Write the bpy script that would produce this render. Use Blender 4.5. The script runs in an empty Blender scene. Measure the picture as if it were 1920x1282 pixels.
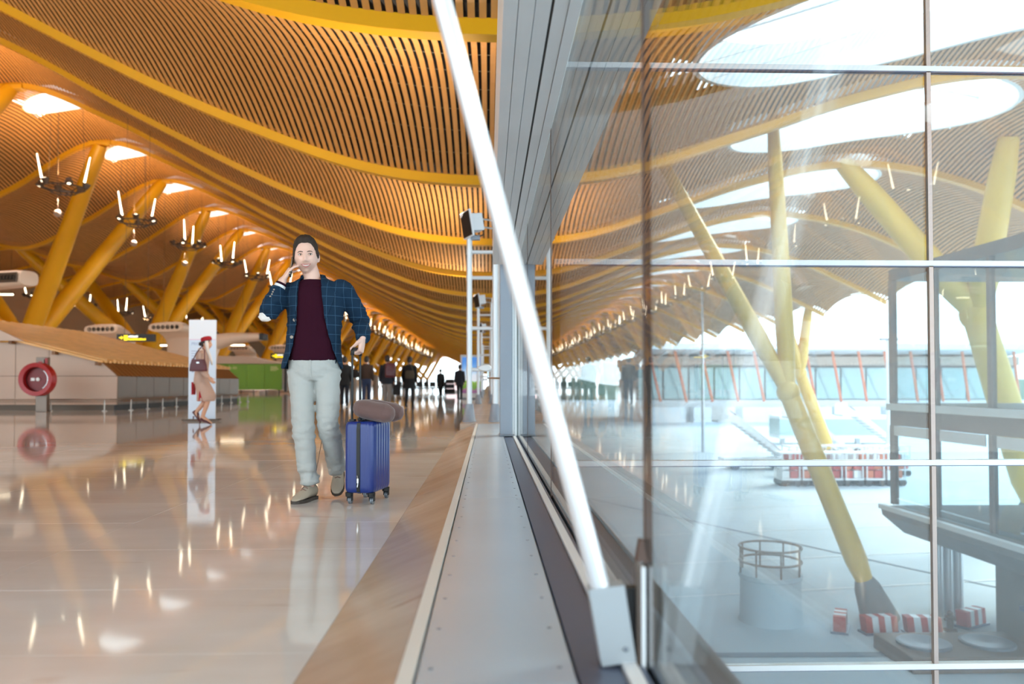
import bpy, bmesh, math, random
import numpy as np
from mathutils import Vector, Matrix, noise
from mathutils.bvhtree import BVHTree

random.seed(7)
S = bpy.context.scene
COL = S.collection
PI = math.pi
R = math.radians

# ------------------------------------------------------------------ camera
FPX, CX, CY = 1500.0, 960.0, 641.0
CAMZ = 0.77
PITCH = math.atan(38 / FPX)
YAW = math.atan(45 / FPX)
SHY = 41 / 1920.0
cam = bpy.data.cameras.new('camera')
cam.sensor_width = 36.0
cam.lens = FPX / 1920 * 36
cam.shift_y = SHY
cam.clip_start, cam.clip_end = 0.05, 2000
cam.dof.use_dof = True
cam.dof.focus_distance = 5.35
cam.dof.aperture_fstop = 1.7
camo = bpy.data.objects.new('camera', cam)
COL.objects.link(camo)
camo.location = (0, 0, CAMZ)
camo.rotation_euler = (PI / 2 + PITCH, 0, -YAW)
S.camera = camo
_M = camo.rotation_euler.to_matrix()
_R, _U, _F = _M.col[0].copy(), _M.col[1].copy(), -_M.col[2]


def P(px, py, Y):
    """World point at depth Y that the photograph shows at pixel (px, py)."""
    d = _F + _R * ((px - CX) / FPX) + _U * ((CY - py) / FPX + SHY * 1920 / FPX)
    return Vector((0, 0, CAMZ)) + d * (Y / d.y)


def proj(p):
    d = Vector(p) - Vector((0, 0, CAMZ))
    w = d.dot(_F)
    if w <= 0.01:
        return None
    return (CX + FPX * d.dot(_R) / w, CY - FPX * (d.dot(_U) / w - SHY * 1920 / FPX))


# ------------------------------------------------------------------ sky, exposure
W = bpy.data.worlds.new('overcast_sky')
S.world = W
W.use_nodes = True
nt = W.node_tree
nt.nodes.clear()
wo = nt.nodes.new('ShaderNodeOutputWorld')
bg = nt.nodes.new('ShaderNodeBackground')
tc = nt.nodes.new('ShaderNodeTexCoord')
sep = nt.nodes.new('ShaderNodeSeparateXYZ')
rmp = nt.nodes.new('ShaderNodeValToRGB')
rmp.color_ramp.elements[0].position = 0.0
rmp.color_ramp.elements[0].color = (0.93, 0.97, 1.0, 1)
rmp.color_ramp.elements[1].position = 1.0
rmp.color_ramp.elements[1].color = (0.66, 0.83, 1.0, 1)
nt.links.new(tc.outputs['Generated'], sep.inputs[0])
nt.links.new(sep.outputs['Z'], rmp.inputs['Fac'])
nt.links.new(rmp.outputs['Color'], bg.inputs['Color'])
bg.inputs['Strength'].default_value = 4.6
nt.links.new(bg.outputs[0], wo.inputs['Surface'])

sun = bpy.data.lights.new('hazy_sun', 'SUN')
sun.energy = 5.0
sun.angle = 0.35
sun.color = (1.0, 0.92, 0.78)
suno = bpy.data.objects.new('hazy_sun', sun)
COL.objects.link(suno)
suno.rotation_euler = Vector((-0.60, -0.45, -0.62)).to_track_quat('-Z', 'Y').to_euler()

vs = S.view_settings
vs.view_transform = 'Standard'
vs.look = 'None'
vs.gamma = 1.0
vs.use_curve_mapping = False
vs.exposure = -0.08
cy = S.cycles
cy.use_denoising = True
cy.max_bounces = 8
cy.diffuse_bounces = 4
cy.glossy_bounces = 4
cy.transmission_bounces = 4
cy.transparent_max_bounces = 32
cy.sample_clamp_indirect = 6.0
cy.caustics_reflective = False
cy.caustics_refractive = False


# ------------------------------------------------------------------ materials
def lin(c):
    c = c / 255.0
    return c / 12.92 if c <= 0.04045 else ((c + 0.055) / 1.055) ** 2.4


def rgb(r, g, b):
    return (lin(r), lin(g), lin(b), 1.0)


_mats = {}


def mat(name, col, rough=0.5, metal=0.0, var=0.0, vscale=8.0, bump=0.0, bscale=60.0, emit=0.0, ecol=None,
        stretch=(1, 1, 1), spec=None, coat=0.0, sheen=0.0, col2=None, alpha=None):
    if name in _mats:
        return _mats[name]
    m = bpy.data.materials.new(name)
    m.use_nodes = True
    t = m.node_tree
    b = t.nodes['Principled BSDF']
    c = rgb(*col)
    b.inputs['Base Color'].default_value = c
    b.inputs['Roughness'].default_value = rough
    b.inputs['Metallic'].default_value = metal
    if spec is not None:
        b.inputs['Specular IOR Level'].default_value = spec
    if coat:
        b.inputs['Coat Weight'].default_value = coat
        b.inputs['Coat Roughness'].default_value = 0.08
    if sheen:
        b.inputs['Sheen Weight'].default_value = sheen
    if emit:
        b.inputs['Emission Color'].default_value = rgb(*(ecol or col))
        b.inputs['Emission Strength'].default_value = emit
    if var or bump:
        tcn = t.nodes.new('ShaderNodeTexCoord')
        mp = t.nodes.new('ShaderNodeMapping')
        mp.inputs['Scale'].default_value = stretch
        t.links.new(tcn.outputs['Object'], mp.inputs[0])
    if var:
        n = t.nodes.new('ShaderNodeTexNoise')
        n.inputs['Scale'].default_value = vscale
        n.inputs['Detail'].default_value = 5
        t.links.new(mp.outputs[0], n.inputs['Vector'])
        r = t.nodes.new('ShaderNodeValToRGB')
        r.color_ramp.elements[0].position = 0.3
        r.color_ramp.elements[1].position = 0.7
        lo = rgb(*col2) if col2 else tuple(x * (1 - var) for x in c[:3]) + (1,)
        hi = c if col2 else tuple(min(1, x * (1 + var)) for x in c[:3]) + (1,)
        r.color_ramp.elements[0].color = lo
        r.color_ramp.elements[1].color = hi
        t.links.new(n.outputs['Fac'], r.inputs[0])
        t.links.new(r.outputs[0], b.inputs['Base Color'])
    if bump:
        n2 = t.nodes.new('ShaderNodeTexNoise')
        n2.inputs['Scale'].default_value = bscale
        n2.inputs['Detail'].default_value = 4
        t.links.new(mp.outputs[0], n2.inputs['Vector'])
        bp = t.nodes.new('ShaderNodeBump')
        bp.inputs['Strength'].default_value = bump
        bp.inputs['Distance'].default_value = 0.01
        t.links.new(n2.outputs['Fac'], bp.inputs['Height'])
        t.links.new(bp.outputs[0], b.inputs['Normal'])
    _mats[name] = m
    return m


def glassmat(name, tint, f0=0.04, rough=0.0):
    """Clear pane: straight transmission with a tint, Schlick reflection on each face."""
    m = bpy.data.materials.new(name)
    m.use_nodes = True
    t = m.node_tree
    t.nodes.clear()
    o = t.nodes.new('ShaderNodeOutputMaterial')
    mx = t.nodes.new('ShaderNodeMixShader')
    tr = t.nodes.new('ShaderNodeBsdfTransparent')
    tr.inputs[0].default_value = tint + (1,)
    gl = t.nodes.new('ShaderNodeBsdfGlossy')
    gl.inputs['Roughness'].default_value = rough
    ge = t.nodes.new('ShaderNodeNewGeometry')
    dt = t.nodes.new('ShaderNodeVectorMath')
    dt.operation = 'DOT_PRODUCT'
    t.links.new(ge.outputs['Normal'], dt.inputs[0])
    t.links.new(ge.outputs['Incoming'], dt.inputs[1])

    def mth(op, a, b=None):
        n = t.nodes.new('ShaderNodeMath')
        n.operation = op
        for i, v in enumerate((a, b)):
            if v is None:
                continue
            if isinstance(v, (int, float)):
                n.inputs[i].default_value = v
            else:
                t.links.new(v, n.inputs[i])
        return n.outputs[0]
    a = mth('ABSOLUTE', dt.outputs['Value'])
    s = mth('POWER', mth('SUBTRACT', 1.0, a), 5.0)
    f = mth('ADD', mth('MULTIPLY', s, 1 - f0), f0)
    t.links.new(f, mx.inputs[0])
    t.links.new(tr.outputs[0], mx.inputs[1])
    t.links.new(gl.outputs[0], mx.inputs[2])
    t.links.new(mx.outputs[0], o.inputs['Surface'])
    _mats[name] = m
    return m


# ------------------------------------------------------------------ mesh helpers
def frame(d):
    d = Vector(d).normalized()
    up = Vector((0, 0, 1)) if abs(d.z) < 0.95 else Vector((0, 1, 0))
    x = up.cross(d).normalized()
    return x, d.cross(x).normalized(), d


class MB:
    def __init__(s):
        s.v, s.f, s.m, s.q = [], [], [], 0

    def add(s, vs_, fs, m=0):
        o = len(s.v)
        s.v.extend([tuple(p) for p in vs_])
        s.f.extend([tuple(i + o for i in f) for f in fs])
        s.m.extend([m] * len(fs))
        return s

    def box(s, lo, hi, m=0, M=None):
        x0, y0, z0 = lo
        x1, y1, z1 = hi
        vv = [Vector(p) for p in ((x0, y0, z0), (x1, y0, z0), (x1, y1, z0), (x0, y1, z0), (x0, y0, z1), (x1, y0, z1), (x1, y1, z1), (x0, y1, z1))]
        if M is not None:
            vv = [M @ p for p in vv]
        return s.add(vv, [(0, 3, 2, 1), (4, 5, 6, 7), (0, 1, 5, 4), (1, 2, 6, 5), (2, 3, 7, 6), (3, 0, 4, 7)], m)

    def cbox(s, c, sz, m=0, M=None, b=0.0):
        """Box by centre; with b > 0 its edges are chamfered."""
        hx, hy, hz = sz[0] / 2, sz[1] / 2, sz[2] / 2
        T = Matrix.Translation(c) if M is None else M @ Matrix.Translation(c)
        if not b:
            return s.box((-hx, -hy, -hz), (hx, hy, hz), m, T)
        bm = bmesh.new()
        bmesh.ops.create_cube(bm, size=1)
        for v in bm.verts:
            v.co = Vector((v.co.x * sz[0], v.co.y * sz[1], v.co.z * sz[2]))
        bmesh.ops.bevel(bm, geom=bm.edges[:], offset=b, segments=2, affect='EDGES', profile=0.6)
        bm.verts.index_update()
        s.add([T @ v.co for v in bm.verts], [[v.index for v in f.verts] for f in bm.faces], m)
        bm.free()
        return s

    def prism(s, poly, a, b, m=0):
        """poly: points (Vectors); extruded from offset a to offset b (Vectors)."""
        n = len(poly)
        vv = [Vector(p) + Vector(a) for p in poly] + [Vector(p) + Vector(b) for p in poly]
        fs = [tuple(range(n - 1, -1, -1)), tuple(range(n, 2 * n))]
        fs += [(i, (i + 1) % n, n + (i + 1) % n, n + i) for i in range(n)]
        return s.add(vv, fs, m)

    def loft(s, rings, m=0, cap=True, closed=False):
        n = len(rings[0])
        vv = [p for r in rings for p in r]
        fs = []
        k = len(rings)
        for i in range(k if closed else k - 1):
            a, b = i * n, ((i + 1) % k) * n
            for j in range(n):
                fs.append((a + j, a + (j + 1) % n, b + (j + 1) % n, b + j))
        if cap and not closed:
            fs.append(tuple(range(n - 1, -1, -1)))
            fs.append(tuple(range((k - 1) * n, k * n)))
        return s.add(vv, fs, m)

    def tube(s, path, rad, n=10, m=0, cap=True, round_=False, flat=None, closed=False):
        path = [Vector(p) for p in path]
        k = len(path)
        rad = [rad] * k if isinstance(rad, (int, float)) else list(rad)
        if round_:
            d0, d1 = (path[0] - path[1]).normalized(), (path[-1] - path[-2]).normalized()
            r0, r1 = rad[0], rad[-1]
            path = [path[0] + d0 * r0, path[0] + d0 * r0 * .75] + path + [path[-1] + d1 * r1 * .75, path[-1] + d1 * r1]
            rad = [r0 * .15, r0 * .68] + rad + [r1 * .68, r1 * .15]
            k = len(path)
        rings = []
        px = None
        for i in range(k):
            if closed:
                d = path[(i + 1) % k] - path[i - 1]
            else:
                d = path[min(i + 1, k - 1)] - path[max(i - 1, 0)]
            if d.length < 1e-9:
                d = Vector((0, 0, 1))
            d.normalize()
            if px is None:
                x, y, _ = frame(d)
            else:
                x = px - d * px.dot(d)
                x = x.normalized() if x.length > 1e-6 else frame(d)[0]
                y = d.cross(x)
            px = x
            fx, fy = flat or (1, 1)
            rings.append([path[i] + (x * math.cos(2 * PI * j / n) * fx + y * math.sin(2 * PI * j / n) * fy) * rad[i] for j in range(n)])
        return s.loft(rings, m, cap, closed)

    def ell(s, c, r, M=None, n=16, k=10, m=0):
        c = Vector(c)
        rings = []
        for i in range(1, k):
            a = -PI / 2 + PI * i / k
            rings.append([Vector((math.cos(2 * PI * j / n) * math.cos(a) * r[0], math.sin(2 * PI * j / n) * math.cos(a) * r[1], math.sin(a) * r[2])) for j in range(n)])
        bot, top = Vector((0, 0, -r[2])), Vector((0, 0, r[2]))
        vv = [p for q in rings for p in q] + [bot, top]
        if M is not None:
            vv = [M @ p for p in vv]
        vv = [p + c for p in vv]
        fs = []
        for i in range(k - 2):
            for j in range(n):
                fs.append((i * n + j, i * n + (j + 1) % n, (i + 1) * n + (j + 1) % n, (i + 1) * n + j))
        b = (k - 1) * n
        for j in range(n):
            fs.append((b, (j + 1) % n, j))
            fs.append((b + 1, (k - 2) * n + j, (k - 2) * n + (j + 1) % n))
        return s.add(vv, fs, m)

    def lathe(s, prof, M=None, n=20, m=0, closed=False):
        rings = [[Vector((r * math.cos(2 * PI * j / n), r * math.sin(2 * PI * j / n), z)) for j in range(n)] for r, z in prof]
        if M is not None:
            rings = [[M @ p for p in r] for r in rings]
        return s.loft(rings, m, not closed, closed)

    def mesh(s, name, mats, smooth=False):
        me = bpy.data.meshes.new(name)
        me.from_pydata(s.v, [], s.f)
        for x in (mats if isinstance(mats, (list, tuple)) else [mats]):
            me.materials.append(x)
        if any(s.m):
            me.polygons.foreach_set('material_index', s.m)
        if smooth:
            me.polygons.foreach_set('use_smooth', [True] * len(me.polygons))
            if isinstance(smooth, float):
                me.set_sharp_from_angle(angle=R(smooth))
        me.update()
        return me

    def build(s, name, mats, parent=None, smooth=False, **kw):
        return ob(name, s.mesh(name, mats, smooth), parent, **kw)


def ob(name, data, parent=None, label=None, cat=None, group=None, kind=None, loc=None, rz=None):
    o = bpy.data.objects.new(name, data)
    COL.objects.link(o)
    if parent is not None:
        o.parent = parent
    tag(o, label, cat, group, kind)
    if loc is not None:
        o.location = loc
    if rz is not None:
        o.rotation_euler = (0, 0, rz)
    return o


def tag(o, label=None, cat=None, group=None, kind=None):
    for k, v in (('label', label), ('category', cat), ('group', group), ('kind', kind)):
        if v:
            o[k] = v
    return o


def thing(name, label, cat, loc=(0, 0, 0), rz=0.0, group=None):
    return ob(name, None, None, label, cat, group, None, loc, rz)


def kids(o):
    return [c for c in COL.objects if c.parent == o]


def copy_tree(o, parent=None):
    c = o.copy()
    COL.objects.link(c)
    if parent is not None:
        c.parent = parent
    for ch in kids(o):
        copy_tree(ch, c)
    return c


def rot_to(d):
    """Matrix turning +Z to direction d."""
    return Vector((0, 0, 1)).rotation_difference(Vector(d).normalized()).to_matrix().to_4x4()


def fuse(mb, voxel, smooth=2):
    """One continuous skin grown over overlapping closed shells."""
    me = mb.mesh('tmp', [])
    o = bpy.data.objects.new('tmp', me)
    COL.objects.link(o)
    r = o.modifiers.new('r', 'REMESH')
    r.mode = 'VOXEL'
    r.voxel_size = voxel
    if smooth:
        sm = o.modifiers.new('s', 'SMOOTH')
        sm.factor, sm.iterations = 0.5, smooth
    dg = bpy.context.evaluated_depsgraph_get()
    out = bpy.data.meshes.new_from_object(o.evaluated_get(dg))
    bpy.data.objects.remove(o)
    bpy.data.meshes.remove(me)
    return out
# ------------------------------------------------------------------ palette
YEL = mat('yellow_steel', (230, 166, 12), 0.38, var=0.05, vscale=0.6)
BAMBOO = mat('bamboo_slat', (210, 148, 80), 0.5, var=0.10, vscale=1.3, stretch=(6, 0.35, 6))
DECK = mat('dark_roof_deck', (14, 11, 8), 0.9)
CLIP = mat('slat_clip', (150, 140, 120), 0.5)
WHITE_P = mat('white_paint', (232, 234, 236), 0.35)
ALU = mat('brushed_aluminium', (205, 207, 210), 0.32, 0.85)
ALU_P = mat('pale_aluminium_panel', (226, 226, 226), 0.4, 0.0, var=0.03, vscale=2)
GREYM = mat('grey_metal', (128, 134, 142), 0.42, 0.4)
GREYP = mat('blue_grey_post', (150, 158, 170), 0.45, 0.1)
DARKG = mat('dark_grey_channel', (94, 104, 126), 0.35, 0.3)
SILLM = mat('pale_grey_sill_panel', (190, 204, 218), 0.22, 0.15, var=0.03, vscale=1.5)
BLACK = mat('black_rubber', (22, 22, 24), 0.5)
CHROME = mat('polished_steel', (200, 200, 200), 0.15, 1.0)
STAINL = mat('stainless_panel', (116, 102, 92), 0.3, 0.45, var=0.06, vscale=2)
BEIGE = mat('beige_panel', (194, 172, 156), 0.5, var=0.03, vscale=1)
TIMBER = mat('honey_timber', (224, 172, 100), 0.4, var=0.14, vscale=2, stretch=(0.5, 6, 6))
TIMBER_D = mat('brown_timber', (128, 82, 38), 0.45, var=0.14, vscale=2, stretch=(0.5, 6, 6))
GLASS = glassmat('clear_glazing', (0.91, 0.965, 0.98), 0.05)
GLASS_B = glassmat('tinted_glazing', (0.80, 0.88, 0.90), 0.05)
JOINT = mat('brown_glazing_joint', (92, 70, 60), 0.6)
CONC = mat('apron_concrete', (192, 202, 208), 0.8, var=0.07, vscale=0.25)
CONC_D = mat('grey_concrete', (132, 128, 126), 0.8, var=0.08, vscale=1.2)
BROWNM = mat('brown_metal_cladding', (120, 104, 94), 0.5, 0.1, var=0.05, vscale=1)


def stone(name, c1, c2, rough, vein=(170, 130, 96), spec=0.5, seed=0.0):
    m = mat(name, c1, rough, spec=spec)
    t = m.node_tree
    b = t.nodes['Principled BSDF']
    g = t.nodes.new('ShaderNodeNewGeometry')
    mp = t.nodes.new('ShaderNodeMapping')
    mp.inputs['Scale'].default_value = (0.55, 1.5, 1)
    mp.inputs['Location'].default_value = (seed, seed * 2, 0)
    t.links.new(g.outputs['Position'], mp.inputs[0])
    n1 = t.nodes.new('ShaderNodeTexNoise')
    n1.inputs['Scale'].default_value = 1.3
    n1.inputs['Detail'].default_value = 8
    n1.inputs['Roughness'].default_value = 0.62
    t.links.new(mp.outputs[0], n1.inputs['Vector'])
    r1 = t.nodes.new('ShaderNodeValToRGB')
    r1.color_ramp.elements[0].position, r1.color_ramp.elements[1].position = 0.32, 0.68
    r1.color_ramp.elements[0].color, r1.color_ramp.elements[1].color = rgb(*c2), rgb(*c1)
    t.links.new(n1.outputs['Fac'], r1.inputs[0])
    mp2 = t.nodes.new('ShaderNodeMapping')
    mp2.inputs['Scale'].default_value = (0.5, 2.2, 1)
    t.links.new(g.outputs['Position'], mp2.inputs[0])
    n2 = t.nodes.new('ShaderNodeTexNoise')
    n2.inputs['Scale'].default_value = 2.1
    n2.inputs['Detail'].default_value = 6
    n2.inputs['Distortion'].default_value = 1.2
    t.links.new(mp2.outputs[0], n2.inputs['Vector'])
    r2 = t.nodes.new('ShaderNodeValToRGB')
    r2.color_ramp.elements[0].position, r2.color_ramp.elements[1].position = 0.66, 0.76
    r2.color_ramp.elements[0].color, r2.color_ramp.elements[1].color = (0, 0, 0, 1), (0.55, 0.55, 0.55, 1)
    t.links.new(n2.outputs['Fac'], r2.inputs[0])
    mx = t.nodes.new('ShaderNodeMix')
    mx.data_type = 'RGBA'
    t.links.new(r2.outputs[0], mx.inputs['Factor'])
    t.links.new(r1.outputs[0], mx.inputs['A'])
    mx.inputs['B'].default_value = rgb(*vein)
    t.links.new(mx.outputs['Result'], b.inputs['Base Color'])
    return m


MARBLE = stone('polished_beige_marble', (232, 230, 228), (218, 211, 205), 0.05, spec=0.6)
MARBLE2 = stone('brown_marble_skirting', (206, 186, 166), (176, 152, 132), 0.24, (150, 112, 84), 0.7, 3.0)

# ------------------------------------------------------------------ roof shape
BAY, B0 = 9.0, 11.9            # ribs at Y = B0 + 9k
KX = [-60, -55, -49, -44, -40, -36, -32.5, -28.5, -23, -18.2, -12.7, -6.45, -3, 0, 3, 6.5, 10, 13.5, 18, 22, 25]
KZ = [12.4, 13.6, 14.9, 14.2, 13.0, 11.2, 10.35, 12.2, 15.2, 13.6, 10.66, 7.63, 6.45, 6.15, 6.4, 7.35, 8.5, 9.2, 8.6, 6.9, 5.4]


def _spline():
    xs, zs = np.array(KX, float), np.array(KZ, float)
    d = np.diff(zs) / np.diff(xs)
    m = np.zeros(len(xs))
    m[0], m[-1] = d[0], d[-1]
    for i in range(1, len(xs) - 1):
        h0, h1 = xs[i] - xs[i - 1], xs[i + 1] - xs[i]
        m[i] = (d[i - 1] * h1 + d[i] * h0) / (h0 + h1)
    X = np.linspace(xs[0], xs[-1], 3400)
    k = np.clip(np.searchsorted(xs, X, 'right') - 1, 0, len(xs) - 2)
    h = xs[k + 1] - xs[k]
    t = (X - xs[k]) / h
    Z = (2 * t**3 - 3 * t**2 + 1) * zs[k] + (t**3 - 2 * t**2 + t) * h * m[k] + (-2 * t**3 + 3 * t**2) * zs[k + 1] + (t**3 - t**2) * h * m[k + 1]
    return X, Z


_SX, _SZ = _spline()
BULGE = 0.85


def prof(x):
    return np.interp(x, _SX, _SZ)


def zroof(x, y):
    t = ((y - B0) / BAY) % 1.0
    return prof(x) + BULGE * 4 * t * (1 - t)


XL, XR = -58.0, 24.5
K0, K1 = -2, 46               # bays; hall cut short behind the camera to let daylight in
YB, YF = B0 + BAY * K0, B0 + BAY * K1

# openings in each bay: (x, a, b) semi-axes
OCULI = [(-23.3, 1.5, 1.25), (12.4, 4.5, 3.1)]


def holes(k):
    yc = B0 + BAY * (k + 0.5)
    if k == 0:             # the nearest outer opening is the widest
        return [(-23.3, yc, 1.5, 1.25), (10.6, yc, 6.2, 3.3)]
    return [(x, yc, a, b) for x, a, b in OCULI]


# ------------------------------------------------------------------ ceiling: dark deck, ribs, slats, rims
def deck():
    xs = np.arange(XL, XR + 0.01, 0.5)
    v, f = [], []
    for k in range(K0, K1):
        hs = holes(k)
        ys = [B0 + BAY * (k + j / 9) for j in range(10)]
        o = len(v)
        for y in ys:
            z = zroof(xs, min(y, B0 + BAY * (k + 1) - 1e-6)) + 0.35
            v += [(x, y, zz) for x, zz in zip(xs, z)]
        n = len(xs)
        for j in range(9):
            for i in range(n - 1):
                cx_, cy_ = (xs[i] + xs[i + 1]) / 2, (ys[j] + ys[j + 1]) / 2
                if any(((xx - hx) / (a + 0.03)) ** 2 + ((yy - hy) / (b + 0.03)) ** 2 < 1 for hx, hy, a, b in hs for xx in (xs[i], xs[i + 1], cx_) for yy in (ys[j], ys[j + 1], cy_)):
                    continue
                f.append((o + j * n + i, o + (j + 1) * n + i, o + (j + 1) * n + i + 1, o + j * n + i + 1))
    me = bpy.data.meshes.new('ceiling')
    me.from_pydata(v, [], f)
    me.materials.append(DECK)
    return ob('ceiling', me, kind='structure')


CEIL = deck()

# slats
SP, SWID = 0.172, 0.107


def slat_pieces(x, k):
    """Y ranges of the slat at x in bay k, cut at the openings."""
    y0, y1 = B0 + BAY * k + 0.12, B0 + BAY * (k + 1) - 0.12
    segs = [(y0, y1)]
    for hx, hy, a, b in holes(k):
        u = 1 - ((x - hx) / a) ** 2
        if u > 0:
            h = b * math.sqrt(u)
            segs = [q for p0, p1 in segs for q in ((p0, min(p1, hy - h)), (max(p0, hy + h), p1)) if q[1] - q[0] > 0.15]
    return segs


def slat_mesh_data(x, y0, y1, ns):
    ys = np.linspace(y0, y1, ns + 1)
    hw = SWID / 2
    zl, zr = zroof(x - hw, ys), zroof(x + hw, ys)
    v, f = [], []
    for y, a, b in zip(ys, zl, zr):
        v += [(x - hw, y, a + 0.013), (x - hw, y, a), (x + hw, y, b), (x + hw, y, b + 0.013)]
    for i in range(ns):
        p, q = i * 4, i * 4 + 4
        f += [(p + 1, p + 2, q + 2, q + 1), (p, p + 1, q + 1, q), (p + 2, p + 3, q + 3, q + 2)]
    return v, f


cands, rest = [], []
for k in range(K0, K1):
    for x in np.arange(XL + 0.3, XR - 0.3, SP):
        for y0, y1 in slat_pieces(x, k):
            near = -1 <= k <= 4
            vis = False
            if near:
                for t in (0.0, 0.3, 0.6, 1.0):
                    yy = y0 + (y1 - y0) * t
                    q = proj((x, yy, zroof(x, yy)))
                    if q and -10 < q[0] < 1930 and -10 < q[1] < 1290:
                        vis = True
            d = math.hypot(x, (y0 + y1) / 2)
            (cands if vis else rest).append((d + (6 if x > 0.4 else 0), x, y0, y1, k))
cands.sort()
for d, x, y0, y1, k in cands[:300]:
    v, f = slat_mesh_data(x, y0, y1, 8)
    me = bpy.data.meshes.new('slat')
    me.from_pydata(v, [], f)
    me.materials.append(BAMBOO)
    ob('slat', me, CEIL)
v, f = [], []
for d, x, y0, y1, k in cands[300:] + rest:
    a, b = slat_mesh_data(x, y0, y1, 8 if k < 6 else (5 if k < 20 else 3))
    o = len(v)
    v += a
    f += [tuple(i + o for i in q) for q in b]
me = bpy.data.meshes.new('slat_field')
me.from_pydata(v, [], f)
me.materials.append(BAMBOO)
ob('slat_field', me, CEIL, kind='stuff')

# thin clip rods above the slats, seen in the gaps
mb = MB()
for k in range(-1, 3):
    for j in range(1, 9):
        y = B0 + BAY * (k + j / 9)
        xs = np.arange(-20, 9, 0.5)
        if k > 0:
            xs = np.arange(-26, 8, 0.5)
        zz = zroof(xs, y) + 0.045
        for i in range(len(xs) - 1):
            p, q = (xs[i], zz[i]), (xs[i + 1], zz[i + 1])
            mb.add([(p[0], y - .012, p[1]), (q[0], y - .012, q[1]), (q[0], y + .012, q[1]), (p[0], y + .012, p[1])], [(0, 1, 2, 3)])
mb.build('clip_rods', CLIP, CEIL, kind='stuff')

# yellow ribs
for k in range(K0, K1 + 1):
    y = B0 + BAY * k
    xs = np.arange(XL, XR + 0.01, 0.6)
    z = prof(xs)
    rings = []
    for x, zz in zip(xs, z):
        rings.append([(x, y - .14, zz + .06), (x, y - .14, zz - .19), (x, y + .14, zz - .19), (x, y + .14, zz + .06)])
    mb = MB()
    mb.loft(rings)
    mb.build('roof_rib', YEL, CEIL, smooth=30.0)

# skylight rims and vent discs
RIMW = mat('white_skylight_rim', (240, 240, 238), 0.5)
FRAMEG = mat('pale_skylight_frame', (220, 224, 226), 0.5)
for k in range(K0, K1):
    for i, (hx, hy, a, b) in enumerate(holes(k)):
        mb = MB()
        n = 48
        r0, r1, r2, r3 = [], [], [], []
        for j in range(n):
            c, s_ = math.cos(2 * PI * j / n), math.sin(2 * PI * j / n)
            z = float(zroof(hx + a * c, hy + b * s_))
            e = 0.06 if i != 1 else 0.12
            r0.append((hx + (a + e) * c, hy + (b + e) * s_, z - 0.03))
            r1.append((hx + (a - .02) * c, hy + (b - .02) * s_, z - 0.03))
            r2.append((hx + (a - .02) * c, hy + (b - .02) * s_, z + 1.0))
            r3.append((hx + (a + 1.4) * c, hy + (b + 1.4) * s_, z + 0.95))
        mb.loft([r0, r1, r2, r3], cap=False)
        mb.build('skylight_rim', RIMW, CEIL, smooth=30.0)
    x = -20.6
    yc = B0 + BAY * (k + 0.5) - 0.2
    if 2 <= k <= 20:
        z = float(zroof(x, yc))
        sl = float(zroof(x + .5, yc) - zroof(x - .5, yc))
        M = Matrix.Translation((x, yc, z - .05)) @ Matrix.Rotation(math.atan(-sl) * -1, 4, 'Y').inverted()
        mb = MB()
        mb.lathe([(0.02, 0), (0.85, 0), (0.9, .05), (0.9, .1)], M, 24)
        vt = mb.build('ceiling_vent', RIMW, CEIL)
        mb = MB()
        for j in range(-3, 4):
            w = math.sqrt(max(0, 0.75**2 - (j * .2) ** 2))
            mb.box((-w, j * .2 - .05, -.02), (w, j * .2 + .05, .01), 0, M)
        mb.build('vent_louvre', GREYM, vt)

# frames crossing the big outer openings (thin purlins)
for k in range(0, 6):
    hx, hy, a, b = holes(k)[1]
    for dy in (-1.0, 1.0):
        w = a * math.sqrt(1 - (dy / b) ** 2)
        mb = MB()
        pts = [(hx + w * t, hy + dy, float(zroof(hx + w * t, hy + dy)) + .75) for t in np.linspace(-1, 1, 9)]
        mb.tube(pts, 0.035, 6)
        mb.build('skylight_purlin', FRAMEG, CEIL)

# ------------------------------------------------------------------ floor
GX = 0.37                      # glass plane
TW, TD = 1.46, 0.73
tx0, tx1, ty0, ty1 = -0.5 - 1.46 * 5, -0.5, 5.25 - 0.73 * 5, 5.25 + 0.73 * 6
mb = MB()
o_ = 0.0
FL = -58.0
for lo, hi in (((FL, YB), (tx0, YF)), ((tx0, YB), (tx1, ty0)), ((tx0, ty1), (tx1, YF)), ((tx1, YB), (GX + .05, YF))):
    mb.box((lo[0], lo[1], -.3), (hi[0], hi[1], 0))
FLOOR = mb.build('floor', MARBLE, kind='structure')
nx, ny = 5, 11
mb = MB()
mb.box((tx0, ty0, -.3), (tx1, ty1, -.03))
GROUT = mat('tile_joint', (150, 128, 110), 0.7)
mb.build('floor_bed', GROUT, FLOOR)
rnd = random.Random(3)
for i in range(nx):
    for j in range(ny):
        x0, y0 = tx0 + i * TW, ty0 + j * TD
        g = .0012
        mb = MB()
        mb.box((-TW / 2 + g, -TD / 2 + g, -.03), (TW / 2 - g, TD / 2 - g, 0))
        t = mb.build('floor_tile', MARBLE, FLOOR, loc=(x0 + TW / 2, y0 + TD / 2, 0))
        t.rotation_euler = (rnd.uniform(-1, 1) * R(.03), rnd.uniform(-1, 1) * R(.03), 0)

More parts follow.
